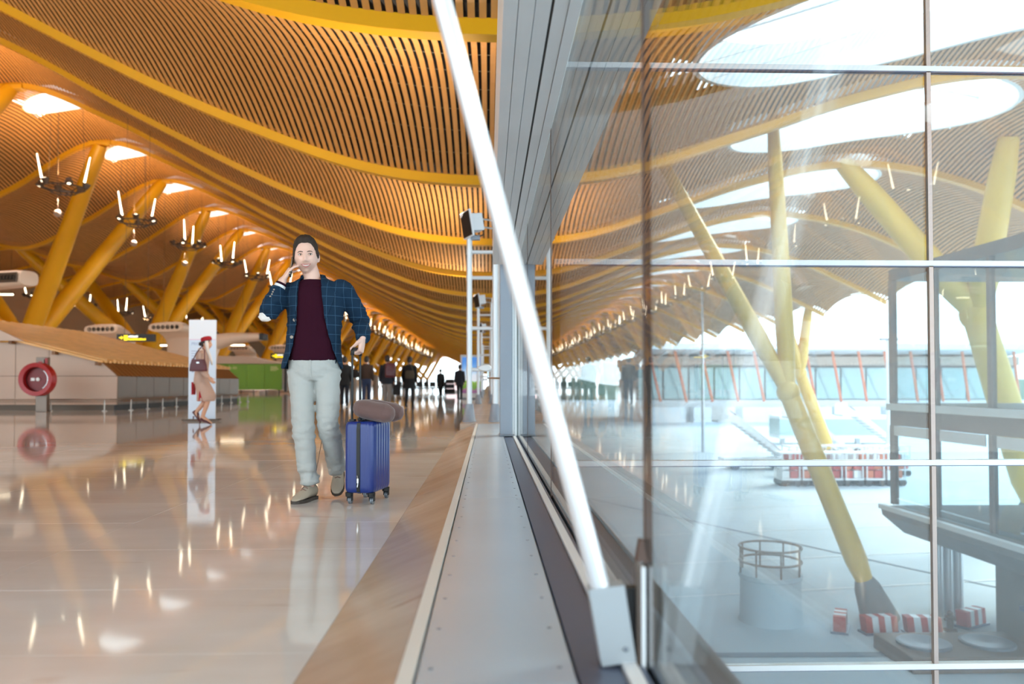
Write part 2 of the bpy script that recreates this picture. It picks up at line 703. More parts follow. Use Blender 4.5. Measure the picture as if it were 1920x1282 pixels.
# ------------------------------------------------------------------ far ends and left wall
WALLM = mat('warm_plaster', (196, 160, 122), 0.7)
mb = MB()
mb.box((XL - .4, YB, 0), (XL, 300, 14.2))
mb.box((XL - .4, 300, 0), (XL, YF, 3.0))
mb.box((XL - .4, 300, 12.2), (XL, YF, 14.2))
mb.build('wall_left', WALLM, kind='structure')
w5 = ob('window_5', None, kind='structure')
for i in range(14):
    y = 300 + (YF - 300) * i / 14
    mb = MB()
    mb.box((XL - .3, y, 3.0), (XL - .1, y + .4, 12.2))
    mb.build('mullion', ALU_P, w5)
    mb = MB()
    mb.box((XL - .21, y + .4, 3.0), (XL - .19, y + (YF - 300) / 14, 12.2))
    mb.build('pane', GLASS, w5)


def end_glazing(name, y, x0, x1, step, zt):
    root = ob(name, None, kind='structure', loc=(0, y, 0))
    n = int(round((x1 - x0) / step))
    for i in range(n + 1):
        x = x0 + (x1 - x0) * i / n
        mb = MB()
        mb.box((x - .06, -.08, 0), (x + .06, .08, zt(x)))
        mb.build('mullion', ALU_P, root)
    for z in (2.4, 5.0):
        mb = MB()
        mb.box((x0, -.06, z - .05), (x1, .06, z + .05))
        mb.build('transom', ALU_P, root)
    for i in range(n):
        a = x0 + (x1 - x0) * i / n + .06
        b = x0 + (x1 - x0) * (i + 1) / n - .06
        mb = MB()
        mb.prism([(a, 0, 0), (b, 0, 0), (b, 0, zt(b)), (a, 0, zt(a))], (0, -.008, 0), (0, .008, 0))
        mb.build('pane', GLASS, root)


end_glazing('window_3', YF - .3, -58, .3, 4.858, lambda x: float(prof(x)) - .3)
end_glazing('window_4', YB + .3, -58, .3, 4.858, lambda x: float(prof(x)) - .3)  # unseen rear glazing, set close behind the camera to add frontal daylight

# ------------------------------------------------------------------ sloped stone skirting, sill, glass wall
SZ = 0.12
sk = ob('baseboard_right', None, kind='structure')
prof_sk = [(-.50, 0), (-.2, SZ), (-.2, 0)]
ys = np.arange(-3.2, 13.4, 0.96)
for a, b in zip(ys[:-1], ys[1:]):
    mb = MB()
    mb.prism([(x, 0, z) for x, z in prof_sk], (0, a + .001, 0), (0, b - .001, 0))
    mb.build('skirting_slab', MARBLE2, sk)
LEDGE = mat('white_stone_edge', (226, 224, 220), 0.4)
for a, b in zip(ys[:-1], ys[1:]):
    mb = MB()
    mb.box((-.2, a + .001, 0), (-.165, b - .001, SZ + .004))
    mb.build('skirting_edge', LEDGE, sk)
sill = ob('trim_1', None, kind='structure')
py = [-2.0, 1.75, 4.6, 7.45, 10.3, 13.15]
for a, b in zip(py[:-1], py[1:]):
    mb = MB()
    mb.box((-.158, a + .0015, .01), (.195, b - .0015, SZ))
    p = mb.build('sill_panel', SILLM, sill)
    mb = MB()
    for yy in np.arange(a + .1, b, .3):
        for xx in (-.13, .165):
            mb.lathe([(.006, SZ), (.006, SZ + .0015), (.001, SZ + .002)], Matrix.Translation((xx, yy, 0)), 8)
    mb.build('sill_screws', GREYM, p, kind='stuff')
for x0, x1, z1, m, nm in ((.205, .308, SZ - .008, DARKG, 'drain_channel'), (.312, .345, SZ + .004, WHITE_P, 'glazing_bead'), (.35, .362, SZ - .004, DARKG, 'glazing_gasket'), (.378, .47, SZ, GREYM, 'outer_sill')):
    for a, b in zip(py[:-1], py[1:]):
        mb = MB()
        mb.box((x0, a, .0), (x1, b, z1))
        mb.build(nm, m, sill)
# platform beyond the sill
mb = MB()
mb.box((-.46, 13.15, 0), (.36, YF - 1, SZ))
mb.build('trim_2', MARBLE2, kind='structure')

gw = ob('window_1', None, kind='structure')
JY = [-3.75, -.95, 1.89, 4.69, 7.49, 10.29]
y = 10.29
while y < YF - 14:
    y += 2.8 if y < 60 else 11.2
    JY.append(y)
HZ = 2.27
for i, (a, b) in enumerate(zip(JY[:-1], JY[1:])):
    mb = MB()
    mb.box((GX, a + .006, SZ - .02), (GX + .016, b - .006, HZ + .05))
    mb.build('pane', GLASS, gw)
    mb = MB()
    zt = float(prof(GX)) + .2
    mb.box((GX, a + .006, HZ + .06), (GX + .016, b - .006, zt))
    mb.build('upper_pane', GLASS, gw)
for y in JY:
    mb = MB()
    mb.box((GX - .002, y - .006, SZ - .02), (GX + .018, y + .006, HZ + .05))
    mb.build('pane_joint', JOINT, gw)
# rows of white mullions far along the wall
for y in JY[7:]:
    mb = MB()
    mb.box((GX - .05, y - .04, SZ), (GX - .003, y + .04, 6.1))
    mb.build('mullion', WHITE_P, gw)

# header box over the glass
hd = ob('trim_3', None, kind='structure')
HX0, HY0, HY1 = .06, -3, 10.0
strips = [(.06, .118, 0), (.121, .185, .0), (.188, .250, .004), (.262, .318, .004), (.321, GX - .002, 0)]
for x0, x1, dz in strips:
    mb = MB()
    mb.box((x0, HY0, HZ + dz), (x1, HY1, HZ + .04))
    mb.build('soffit_strip', ALU_P, hd)
mb = MB()
mb.box((HX0, HY0, HZ + .04), (GX - .002, HY1, HZ + .9))
mb.build('header_box', ALU_P, hd)
mb = MB()
mb.box((.250, HY0, HZ + .012), (.262, HY1, HZ + .039))
mb.build('shadow_gap', BLACK, hd)

# post where the header ends
TEAL = mat('dark_teal_gasket', (58, 92, 96), .4)
post = ob('trim_4', None, kind='structure', loc=(0, 10.05, 0))
mb = MB()
mb.cbox((.225, .1, (HZ + .9) / 2 + SZ / 2), (.15, .30, HZ + .9 - SZ), b=.012)
mb.build('post_shaft', GREYP, post)
mb = MB()
mb.cbox((.235, .1, SZ + .012), (.19, .34, .024), b=.006)
mb.build('post_plate', GREYM, post)
for x0, x1, m in ((.3005, .3035, GREYM), (.304, .329, WHITE_P), (.3293, .3327, TEAL), (.333, .362, WHITE_P), (.3622, .366, TEAL)):
    mb = MB()
    mb.box((x0, -.02, SZ), (x1, .16, HZ))
    mb.build('frame_profile', m, post)

# ------------------------------------------------------------------ perpendicular glass facade outside
FY = 4.69
MULB = mat('bronze_mullion', (176, 158, 150), .35, .4)
f2 = ob('window_2', None, kind='structure', loc=(0, FY, 0))
MXS = [2.64, 4.9, 7.16]
TZ = [-2.07, -.89, .306, 1.49, 2.66, 3.83, 5.0]
XE = 7.16
edges = [GX + .03] + MXS
for z in TZ:
    mb = MB()
    mb.box((GX + .02, -.02, z - .0155), (XE, .03, z + .0155))
    mb.build('transom', WHITE_P, f2)
    mb = MB()
    mb.box((GX + .02, -.015, z - .021), (XE, .025, z - .0155))
    mb.build('transom_gasket', DARKG, f2)
for x in MXS:
    mb = MB()
    mb.box((x - .013, -.015, -3.2), (x + .013, .012, 6.3))
    mb.build('mullion', MULB, f2)
for a, b in zip(edges[:-1], edges[1:]):
    for z0, z1 in zip([-3.2] + TZ, TZ + [6.2]):
        mb = MB()
        mb.box((a + .024, .0, z0 + .017), (b - .024, .012, z1 - .021))
        mb.build('pane', GLASS, f2)
# ------------------------------------------------------------------ yellow support trees
def strut(root, a, b, r0, r1, name='strut'):
    a, b = Vector(a), Vector(b)
    mb = MB()
    ts = [0, .05, .3, .7, .95, 1]
    rr = [r0 * .92, r0, r0, r0 + (r1 - r0) * .6, r1, r1 * .8]
    mb.tube([a.lerp(b, t) for t in ts], rr, 20)
    return mb.build(name, YEL, root, smooth=40.0)


PEDM = mat('grey_pedestal_concrete', (150, 142, 134), 0.6, var=.05, vscale=1)
nth = ['first', 'second', 'third', 'fourth', 'fifth', 'sixth', 'seventh', 'eighth', 'ninth', 'tenth', 'eleventh']
def ORD(i):
    w = ['first', 'second', 'third', 'fourth', 'fifth', 'sixth', 'seventh', 'eighth', 'ninth', 'tenth', 'eleventh', 'twelfth', 'thirteenth', 'fourteenth', 'fifteenth', 'sixteenth', 'seventeenth', 'eighteenth', 'nineteenth', 'twentieth']
    if i <= 20:
        return w[i - 1]
    return 'thirtieth' if i == 30 else ('twenty-' if i < 30 else 'thirty-') + w[i % 10 - 1]


for i in range(24):
    yc = 34.4 + 18 * i
    if i > 14 and i % 2:
        continue
    if yc > YF - 6:
        break
    lab = {0: 'yellow tubular roof support tree cropped at the far left edge, only a branch head showing',
           1: 'largest yellow roof support tree, its thick tubes rising behind the slatted timber roof',
           2: 'yellow roof support tree rising behind the black direction sign',
           3: 'yellow roof support tree behind the white priority board'}.get(i, '%s yellow roof support tree down the hall, counted from the large one at left' % ORD(i if i < 15 else 15 + (i - 14) // 2))
    t = thing('support_tree', lab, 'column', (-29.9, yc, 0), group='yellow roof support trees')
    mb = MB()
    mb.lathe([(1.0, 0), (1.0, .3), (.8, .5), (.8, 3.2), (.6, 3.5)], None, 20)
    mb.build('pedestal', PEDM, t, smooth=40.0)
    for sx, tx in ((1, -23.0), (-1, -38.2)):
        for dy in (-4.5, 4.5):
            zt = float(prof(tx)) - .2
            strut(t, (.25 * sx, dy * .05, 3.3), (tx + 29.9, dy, zt), .60, .43)
            mb = MB()
            mb.cbox((tx + 29.9, dy, zt + .05), (1.3, .5, .25), b=.05)
            mb.build('strut_head', YEL, t)

# ------------------------------------------------------------------ chandeliers
LAMPM = mat('lamp_lens', (255, 238, 205), 0.3, emit=9.0)
LAMPS = mat('small_lamp_lens', (255, 238, 205), 0.3, emit=6.0)
FIXM = mat('dark_fixture_metal', (92, 78, 66), 0.45, 0.4)
WIRE = mat('suspension_wire', (120, 100, 80), 0.4, 0.5)
REFM = mat('uplight_reflector', (250, 240, 220), 0.3)


def chandelier(loc, drop, label, rz=0.0):
    t = thing('ring_chandelier', label, 'chandelier', loc, rz, 'ring shaped lamp clusters under the roof crest')
    mb = MB()
    n = 24
    mb.tube([(1.05 * math.cos(2 * PI * j / n), 1.05 * math.sin(2 * PI * j / n), -.1) for j in range(n)], .05, 6, closed=True)
    mb.tube([(.6 * math.cos(2 * PI * j / n), .6 * math.sin(2 * PI * j / n), -.35) for j in range(n)], .04, 6, closed=True)
    for j in range(6):
        a = 2 * PI * j / 6
        mb.tube([(.6 * math.cos(a), .6 * math.sin(a), -.35), (1.05 * math.cos(a), 1.05 * math.sin(a), -.1)], .03, 5)
    mb.build('ring', FIXM, t)
    for j in range(6):
        a = 2 * PI * (j + .5) / 6
        c = Vector((1.12 * math.cos(a), 1.12 * math.sin(a), .05))
        M = Matrix.Translation(c) @ rot_to((math.cos(a) * .35, math.sin(a) * .35, 1 if j % 2 else -1))
        mb = MB()
        mb.lathe([(.05, -.2), (.13, -.17), (.2, .05), (.21, .14), (.17, .14)], M, 10)
        sp = mb.build('spotlight', FIXM, t)
        mb = MB()
        mb.lathe([(.01, .115), (.17, .11), (.17, .13), (.01, .15)], M, 10)
        mb.build('lens', LAMPM if j % 2 else LAMPS, sp)
    for j in range(2):
        a = PI * j + .6
        mb = MB()
        c = Vector((1.0 * math.cos(a), 1.0 * math.sin(a), .15))
        mb.tube([c, c + Vector((.28 * math.cos(a), .28 * math.sin(a), 1.5))], [.055, .02], 8)
        mb.build('light_tube', LAMPM, t)
    for j in range(3):
        a = 2 * PI * j / 3
        mb = MB()
        mb.tube([(1.05 * math.cos(a), 1.05 * math.sin(a), -.1), (.9 * math.cos(a), .9 * math.sin(a), drop)], .014, 4)
        mb.build('wire', WIRE, t)
    return t


CH = []



for k in range(-1, 34):
    y = B0 + BAY * (k + .5)
    CH.append((-22.8, y, 11.4))
for i, (x, y, z) in enumerate(CH):
    k = i - 1
    lab = ('%s ring of lamps under the near roof crest, from the left edge' % ORD(k - 2)) if k >= 3 else ''
    if k < 3:
        lab = ''
    if k >= 3:
        chandelier((x, y, z), float(zroof(x, y)) - z - .2, lab, rz=i * .7)
for k in range(4, 14):
    y = B0 + BAY * (k + .5)
    chandelier((-44.0, y, 9.4), float(zroof(-44.9, y)) - 9.6, '%s ring of lamps in the deeper row behind the yellow supports, from the left' % ORD(k - 3), rz=k * .9)

for px, py_, D, w_, lab in ((4, 552, 60, .8, 'short lit strip lamp at the left edge under the roof'), (328, 647.5, 62, 1.1, 'lit strip lamp glowing beside the left of the white board'), (437, 647, 70, 1.0, 'lit strip lamp glowing under the long air duct')):
    p = P(px, py_, D)
    t = thing('strip_lamp', lab, 'lamp', p)
    mb = MB()
    mb.cbox((0, 0, 0), (w_ * 2, .12, .10), b=.02)
    mb.build('tube', LAMPS, t)
    mb = MB()
    mb.cbox((0, .02, .10), (w_ * 2.1, .2, .08))
    mb.build('housing', FIXM, t)
    mb = MB()
    for x in (-w_ * .8, w_ * .8):
        mb.tube([(x, 0, .12), (x, 0, float(zroof(p.x + x, D)) - p.z)], .012, 4)
    mb.build('wire', WIRE, t)

# hanging detector balls
BALL = mat('grey_ball', (176, 150, 130), 0.4)
for px, py_, D in ((108, 400, 43.4), (251, 456, 52.4), (346, 494, 61.4)):
    p = P(px, py_, D)
    t = thing('hanging_sensor', 'small grey ball hung on a wire below the %s ring of lamps' % {108: 'first', 251: 'second', 346: 'third'}[px], 'sensor', p, group='hanging sensor balls')
    mb = MB()
    mb.ell((0, 0, 0), (.2, .2, .2))
    mb.build('ball', BALL, t, smooth=True)
    mb = MB()
    mb.tube([(0, 0, .18), (0, 0, float(zroof(p.x, p.y)) - p.z)], .012, 4)
    mb.build('wire', WIRE, t)

# ------------------------------------------------------------------ slatted pavilion on the left
pv = thing('stairwell_enclosure', 'low beige panelled enclosure with a sloping slatted timber roof behind the fire hose reel', 'enclosure', (-10.97, 24, 0))
YD = 11.6


def polyside(poly, y0, y1, name, m, parent=pv):
    mb = MB()
    mb.prism([(x, 0, z) for x, z in poly], (0, y0, 0), (0, y1, 0))
    return mb.build(name, m, parent)


def topz(x):                     # underside of the front gable, local x
    return np.interp(x, [-6.2, -2.75, -.47, 0], [2.03, 2.0, 1.42, 1.01])


cols = [-9.4, -6.0, -2.95, -1.98, 0]
cols = [-6.4, -2.95, -1.98, 0]
for a, b in zip(cols[:-1], cols[1:]):
    polyside([(a + .008, .16), (b - .008, .16), (b - .008, 1.0), (a + .008, 1.0)], 0, .06, 'panel', BEIGE)
    xs = [a + .008] + [x for x in (-2.75, -.47) if a < x < b] + [b - .008]
    up = [(x, float(topz(x))) for x in reversed(xs)]
    polyside([(a + .008, 1.015), (b - .008, 1.015)] + [u for u in up if u[1] > 1.02], 0, .06, 'panel', BEIGE)
polyside([(-6.4, 0), (-.06, 0), (-.06, .98), (-.5, 1.36), (-2.75, 1.95), (-6.4, 1.98)], .07, YD, 'core', FIXM)
polyside([(-6.4, 2.03), (-2.54, 2.03), (-3.49, 2.46), (-6.4, 3.3)], -.36, -.28, 'gable_wedge', BEIGE)
# metal clad long side
sy = np.linspace(0.06, YD, 10)
for a, b in zip(sy[:-1], sy[1:]):
    mb = MB()
    mb.box((-.05, a + .012, .16), (0, b - .012, 1.0))
    mb.build('clad_panel', STAINL, pv)
mb = MB()
mb.box((-.10, .06, 0), (-.055, YD, .16))
mb.build('plinth', BLACK, pv)
# steep lower timber face
for j in range(38):
    a = .06 + (YD - .1) * j / 38
    mb = MB()
    mb.prism([(.02, 0, 1.01), (-.02, 0, 1.0), (-.50, 0, 1.40), (-.46, 0, 1.44)], (0, a, 0), (0, a + .26, 0))
    mb.build('board', TIMBER_D, pv)
# shallow slatted upper roof
for j in range(44):
    a = -.25 + (YD + .25) * j / 44
    mb = MB()
    u = .05 if j % 2 else 0
    mb.prism([(-.36, 0, 1.40), (-.36, 0, 1.46 + u), (-6.6, 0, 3.02 + u), (-6.6, 0, 2.96)], (0, a, 0), (0, a + .15, 0))
    mb.build('slat', TIMBER, pv)
for j in range(5):
    x = -.5 - j * 1.25
    mb = MB()
    z = 1.43 + (-.36 - x) * .25
    mb.box((x - .05, -.2, z - .14), (x + .05, YD, z - .04))
    mb.build('purlin', TIMBER_D, pv)

# low bumper rails in front of it
RAILM = mat('dull_rail_steel', (150, 140, 132), 0.3, 0.8)


def rail(root, pts, zs=(.33, .27)):
    for z in zs:
        mb = MB()
        mb.tube([(x, y, z) for x, y in pts], .024 if z > .3 else .016, 8)
        mb.build('rail', RAILM, root)


rl = thing('bumper_rail', 'low steel bumper rail on short posts along the foot of the panelled enclosure', 'railing')
rail(rl, [(-18.6, 23.1), (-10.75, 23.1), (-10.55, 23.3), (-10.55, 35.6)])
pts = [(x, 23.1) for x in (-17.6, -15.9, -14.1, -12.4, -10.9)] + [(-10.55, y) for y in np.arange(24.0, 35.8, 1.15)]
for x, y in pts:
    mb = MB()
    mb.tube([(x, y, 0), (x, y, .33)], .022, 8)
    mb.lathe([(.075, 0), (.075, .02), (.03, .03)], Matrix.Translation((x, y, 0)), 12)
    mb.build('post', RAILM, rl, smooth=40.0)

# ------------------------------------------------------------------ fire hose reel
RED = mat('fire_red', (158, 20, 26), 0.35)
REDD = mat('deep_red', (116, 16, 22), 0.4)
p = P(73, 711, 22.6)
hr = thing('fire_hose_reel', 'round red fire hose reel on a steel post in front of beige panels', 'hose reel', (p.x, 22.6, 0))
zc = p.z
mb = MB()
mb.cbox((.02, .16, .76), (.30, .16, 1.52), b=.01)
mb.build('post', STAINL, hr)
M = Matrix.Translation((0, 0, zc)) @ Matrix.Rotation(PI / 2, 4, 'X')
mb = MB()
mb.lathe([(.34, .18), (.455, .2), (.465, .16), (.465, -.06), (.44, -.08), (.3, -.08), (.3, -.06), (.34, -.06)], M, 36, closed=True)
mb.build('drum_rim', RED, hr, smooth=40.0)
mb = MB()
mb.lathe([(.01, .02), (.32, .02), (.33, -.05), (.01, -.06)], M, 30)
mb.build('drum_face', REDD, hr)
mb = MB()
n = 28
pts = [M @ Vector((.37 * math.cos(2 * PI * j / n), .37 * math.sin(2 * PI * j / n), .0)) for j in range(n)]
mb.tube(pts, .04, 8, closed=True)
mb.build('hose', BLACK, hr, smooth=True)
mb = MB()
pts = [M @ Vector((.30 * math.cos(a), .30 * math.sin(a), .1)) for a in np.linspace(-1.1, 1.0, 14)]
mb.tube(pts, .02, 8)
mb.build('handle', CHROME, hr, smooth=True)
mb = MB()
mb.lathe([(.005, .03), (.05, .03), (.05, .06), (.005, .07)], M, 16)
mb.build('hub', WHITE_P, hr)
mb = MB()
mb.cbox((-.15, -.03, zc), (.1, .01, .08))
mb.build('label_plate', WHITE_P, hr)
mb = MB()
mb.cbox((.02, .05, 1.36), (.20, .06, .2), b=.01)
mb.build('alarm_box', STAINL, hr)
mb = MB()
mb.cbox((.02, .015, 1.36), (.09, .02, .08))
mb.build('alarm_button', RED, hr)
mb = MB()
mb.cbox((.17, .05, 1.42), (.06, .05, .15), b=.01)
mb.build('alarm_horn', RED, hr)

# ------------------------------------------------------------------ air diffusers
DIFF = mat('cream_diffuser_shell', (226, 200, 176), 0.45)
HOLE = mat('dark_nozzle', (30, 24, 20), 0.5)


def diffuser(loc, rz, w, label, side=False):
    t = thing('air_diffuser', label, 'air duct', loc, rz, 'cream air diffusers with round nozzles')
    hh = .25
    ring = lambda y, z, h, dy, s=1.0: [(math.copysign(abs(math.cos(a)) ** .55, math.cos(a)) * w / 2 * s, y + dy * math.sin(a), z + math.copysign(abs(math.sin(a)) ** .8, math.sin(a)) * h) for a in [2 * PI * (j + .5) / 24 for j in range(24)]]
    mb = MB()
    mb.loft([ring(0, 0, hh, 0), ring(.05, 0, hh * 1.05, 0), ring(.5, .0, .32, -.1, 1.0), ring(1.1, -.25, .38, -.25, 1.0), ring(1.6, -.8, .42, -.45, .98), ring(1.85, -1.7, .12, -.7, .95), ring(2.0, -loc[2] + .0, .06, -.75, .95)])
    mb.build('shell', DIFF, t, smooth=40.0)
    for j in range(6):
        x = (j - 2.5) * w * .135
        mb = MB()
        mb.lathe([(.02, -.02), (.075, -.02), (.10, .03), (.115, .03), (.115, 0)], Matrix.Translation((x, 0, 0)) @ Matrix.Rotation(PI / 2, 4, 'X'), 14)
        mb.build('nozzle', HOLE, t)
    return t


for px, py_, D, rz, w, lab in ((189, 617, 47, -.25, 2.25, 'cream air diffuser standing left of the black direction sign'),
                               (310, 613, 46, -.3, 2.3, 'cream air diffuser standing right of the black direction sign'),
                               (66, 616, 58, -.25, 2.5, 'cream air diffuser half hidden behind the thick yellow tubes'),
                               (448, 653, 80, -.2, 2.3, 'small cream air diffuser above the green booth'),
                               (524, 652, 80, -.2, 2.3, 'small cream air diffuser just left of the walking man')):
    p = P(px, py_, D)
    diffuser(p, rz, w, lab)
# long cantilevered one beside the board
p = P(402, 640, 37.2)
t = thing('air_diffuser', 'long cream air duct reaching out to the right from behind the white board', 'air duct', (p.x, 37.2, 0), group='cream air diffusers with round nozzles')
mb = MB()
rg = []
for x, z, h, d in ((-.7, 0, .55, .5), (-.5, 1.6, .5, .5), (-.25, 2.35, .45, .5), (.15, 2.72, .36, .48), (.8, 2.86, .27, .46), (1.6, 2.93, .2, .44), (2.15, 2.95, .17, .42)):
    up = Vector((0, 0, 1)) if x > .1 else Vector((-1, 0, .9 if x > -.4 else .2)).normalized()
    rg.append([Vector((x, 0, z)) + up * h * math.copysign(abs(math.sin(a)) ** .7, math.sin(a)) + Vector((0, d * math.copysign(abs(math.cos(a)) ** .7, math.cos(a)), 0)) for a in [2 * PI * j / 20 for j in range(20)]])
mb.loft(rg)
mb.build('shell', DIFF, t, smooth=40.0)
mb = MB()
mb.cbox((2.24, 0, 2.95), (.22, .8, .3), b=.04)
mb.build('nozzle_head', HOLE, t)

# the one at the left edge reaches in from the left on a level arm
p = P(34, 523, 33)
t = thing('air_diffuser', 'cream air diffuser high at the left edge with a row of dark nozzles', 'air duct', p, R(-20), 'cream air diffusers with round nozzles')
mb = MB()
sq = lambda x, h, d, y=0: [Vector((x, y + d * math.copysign(abs(math.cos(a)) ** .6, math.cos(a)), h * math.copysign(abs(math.sin(a)) ** .7, math.sin(a)))) for a in [2 * PI * j / 20 for j in range(20)]]
mb.loft([sq(.62, .24, .32), sq(.60, .30, .42), sq(.2, .33, .5), sq(-1.5, .36, .6, .1), sq(-3.2, .40, .7, .3), sq(-4.5, .42, .75, .4)])
mb.build('shell', DIFF, t, smooth=40.0)
mb = MB()
mb.tube([(-4.2, .4, -.2), (-4.2, .4, -p.z)], .4, 12)
mb.build('stem', DIFF, t, smooth=40.0)
mb = MB()
mb.cbox((-.05, -.50, 0), (1.15, .05, .4), b=.02)
fr_ = mb.build('nozzle_plate', FIXM, t)
for j in range(6):
    mb = MB()
    mb.lathe([(.01, 0), (.06, 0), (.085, .05), (.095, .05), (.095, 0)], Matrix.Translation((-.5 + j * .18, -.52, 0)) @ Matrix.Rotation(PI / 2, 4, 'X'), 12)
    mb.build('nozzle', HOLE, fr_)

# ------------------------------------------------------------------ hanging signs
YELE = mat('lit_yellow_lettering', (255, 226, 30), 0.5, emit=1.6)
WHE = mat('lit_white_lettering', (250, 250, 240), 0.5, emit=1.4)
GRE = mat('lit_green_sign', (30, 170, 96), 0.5, emit=0.9)
SIGNB = mat('black_sign_box', (34, 26, 20), 0.45)


def dirsign(px0, py0, px1, py1, D, label, full=True):
    a, b = P(px0, py1, D), P(px1, py0, D)
    w, h = b.x - a.x, b.z - a.z
    t = thing('direction_sign', label, 'sign', (a.x, D, a.z), group='black and yellow direction signs')
    mb = MB()
    mb.cbox((w / 2, .12, h / 2), (w, .22, h), b=.01)
    mb.build('box', SIGNB, t)
    mb = MB()
    mb.prism([(w * .07, 0, h * .44), (w * .13, 0, h * .44), (w * .13, 0, h * .25), (w * .18, 0, h * .5), (w * .13, 0, h * .75), (w * .13, 0, h * .56), (w * .07, 0, h * .56)], (0, -.006, 0), (0, .01, 0))
    mb.build('arrow', YELE, t)
    mb = MB()
    mb.box((w * .2, -.006, h * .15), (w * .30, .01, h * .82))
    mb.build('pictogram', YELE, t)
    mb = MB()
    rr = random.Random(5)
    for z0, z1, x1 in ((.56, .78, .56), (.18, .42, .78)):
        x = .32
        while x < x1:
            e = x + rr.uniform(.018, .03)
            mb.box((w * x, -.006, h * z0), (w * e, .01, h * (z1 - rr.choice((0, .05)))), 0 if z0 < .5 else 1)
            x = e + .007
    mb.build('lettering', [YELE, WHE], t, kind='stuff')
    for x in (.2, .8):
        mb = MB()
        zt = float(zroof(a.x + w * x, D))
        mb.tube([(w * x, .12, h), (w * x, .12, zt - a.z)], .008, 4)
        mb.build('hanger', WIRE, t)
    return t


dirsign(218, 626, 289, 640, 38, 'black hanging direction sign with a lit yellow arrow, above the green exit sign')
dirsign(507, 662, 548, 672, 72, 'black direction sign with yellow arrow, partly hidden behind the man')
a, b = P(219, 656, 38.2), P(244, 643, 38.2)
t = thing('exit_sign', 'green and white lit exit sign hung under the black direction sign', 'sign', (a.x, 38.2, a.z))
w, h = b.x - a.x, b.z - a.z
mb = MB()
mb.cbox((w / 2, .05, h / 2), (w, .08, h), b=.01)
mb.build('frame', WHITE_P, t)
mb = MB()
mb.box((w * .06, 0, h * .1), (w * .94, .02, h * .9))
mb.build('face', GRE, t)
mb = MB()
mb.prism([(w * .12, 0, h * .5), (w * .28, 0, h * .78), (w * .28, 0, h * .58), (w * .46, 0, h * .58), (w * .46, 0, h * .42), (w * .28, 0, h * .42), (w * .28, 0, h * .22)], (0, -.01, 0), (0, .005, 0))
mb.build('arrow', WHE, t)
mb = MB()
mb.box((w * .54, -.01, h * .2), (w * .6, .005, h * .8))
mb.prism([(w * .62, 0, h * .2), (w * .7, 0, h * .2), (w * .78, 0, h * .45), (w * .86, 0, h * .25), (w * .9, 0, h * .3), (w * .82, 0, h * .62), (w * .84, 0, h * .8), (w * .74, 0, h * .8), (w * .7, 0, h * .5)], (0, -.01, 0), (0, .005, 0))
mb.build('running_figure', WHE, t)
mb = MB()
mb.tube([(w * .5, .05, h), (w * .5, .05, 1.0)], .02, 6)
mb.build('hanger', WIRE, t)

# ------------------------------------------------------------------ green booth
GREEN = mat('leaf_green_panel', (108, 158, 36), 0.4, var=.05, vscale=.5)
gb = thing('check_in_booth', 'green check-in booth with a pale sloping top, left of the walking man', 'booth', (0, 68, 0))
a, b = P(396, 731, 68), P(529, 682, 68)
seg = np.linspace(a.x, b.x, 5)
for x0, x1 in zip(seg[:-1], seg[1:]):
    mb = MB()
    mb.box((x0 + .01, 0, a.z), (x1 - .01, .1, b.z))
    mb.build('green_panel', GREEN, gb)
mb = MB()
mb.box((a.x, .12, a.z), (b.x, 4, b.z - .05))
mb.build('core', BEIGE, gb)
mb = MB()
z0 = b.z
mb.prism([(a.x, 0, z0 + .02), (b.x, 0, z0 + .02), (b.x - 2.8, 0, z0 + .62), (a.x, 0, z0 + .68)], (0, -.1, 0), (0, 3, 0))
mb.build('canopy', BEIGE, gb)
for x in np.linspace(a.x + .3, b.x - .3, 6):
    mb = MB()
    mb.tube([(x, .2, 0), (x, .2, a.z + .05)], .07, 8)
    mb.build('foot', FIXM, gb)
mb = MB()
mb.tube([(a.x - .5, -.5, .28), (b.x - .3, -.5, .28)], .03, 6)
mb.build('rail', RAILM, gb)
mb = MB()
mb.cbox((b.x + .28, .1, 1.3), (.22, .3, 2.4))
mb.build('end_post', SIGNB, gb)


def text(s, size, m, parent, loc, rot=(PI / 2, 0, 0), name='lettering', ext=.002, align='LEFT', sx=1.0):
    c = bpy.data.curves.new(name, 'FONT')
    c.body = s
    c.size = size
    c.extrude = ext
    c.align_x = align
    c.resolution_u = 3
    c.materials.append(m)
    o = bpy.data.objects.new(name, c)
    COL.objects.link(o)
    me_ = bpy.data.meshes.new_from_object(o.evaluated_get(bpy.context.evaluated_depsgraph_get()))
    bpy.data.objects.remove(o)
    o = ob(name, me_)
    o.parent = parent
    o.location = loc
    o.rotation_euler = rot
    o.scale = (sx, 1, 1)
    return o


PALE = mat('pale_lettering', (214, 214, 150), 0.5)
q = P(402, 692, 68)
text('e-check-in', .45, PALE, gb, (q.x, -.01, q.z))
q = P(507, 688, 68)
mb = MB()
for j in range(4):
    mb.box((q.x, -.008, q.z - j * .1), (q.x + (.55, .62, .7, .5)[j], 0, q.z - j * .1 + .05))
mb.build('small_print', PALE, gb, kind='stuff')

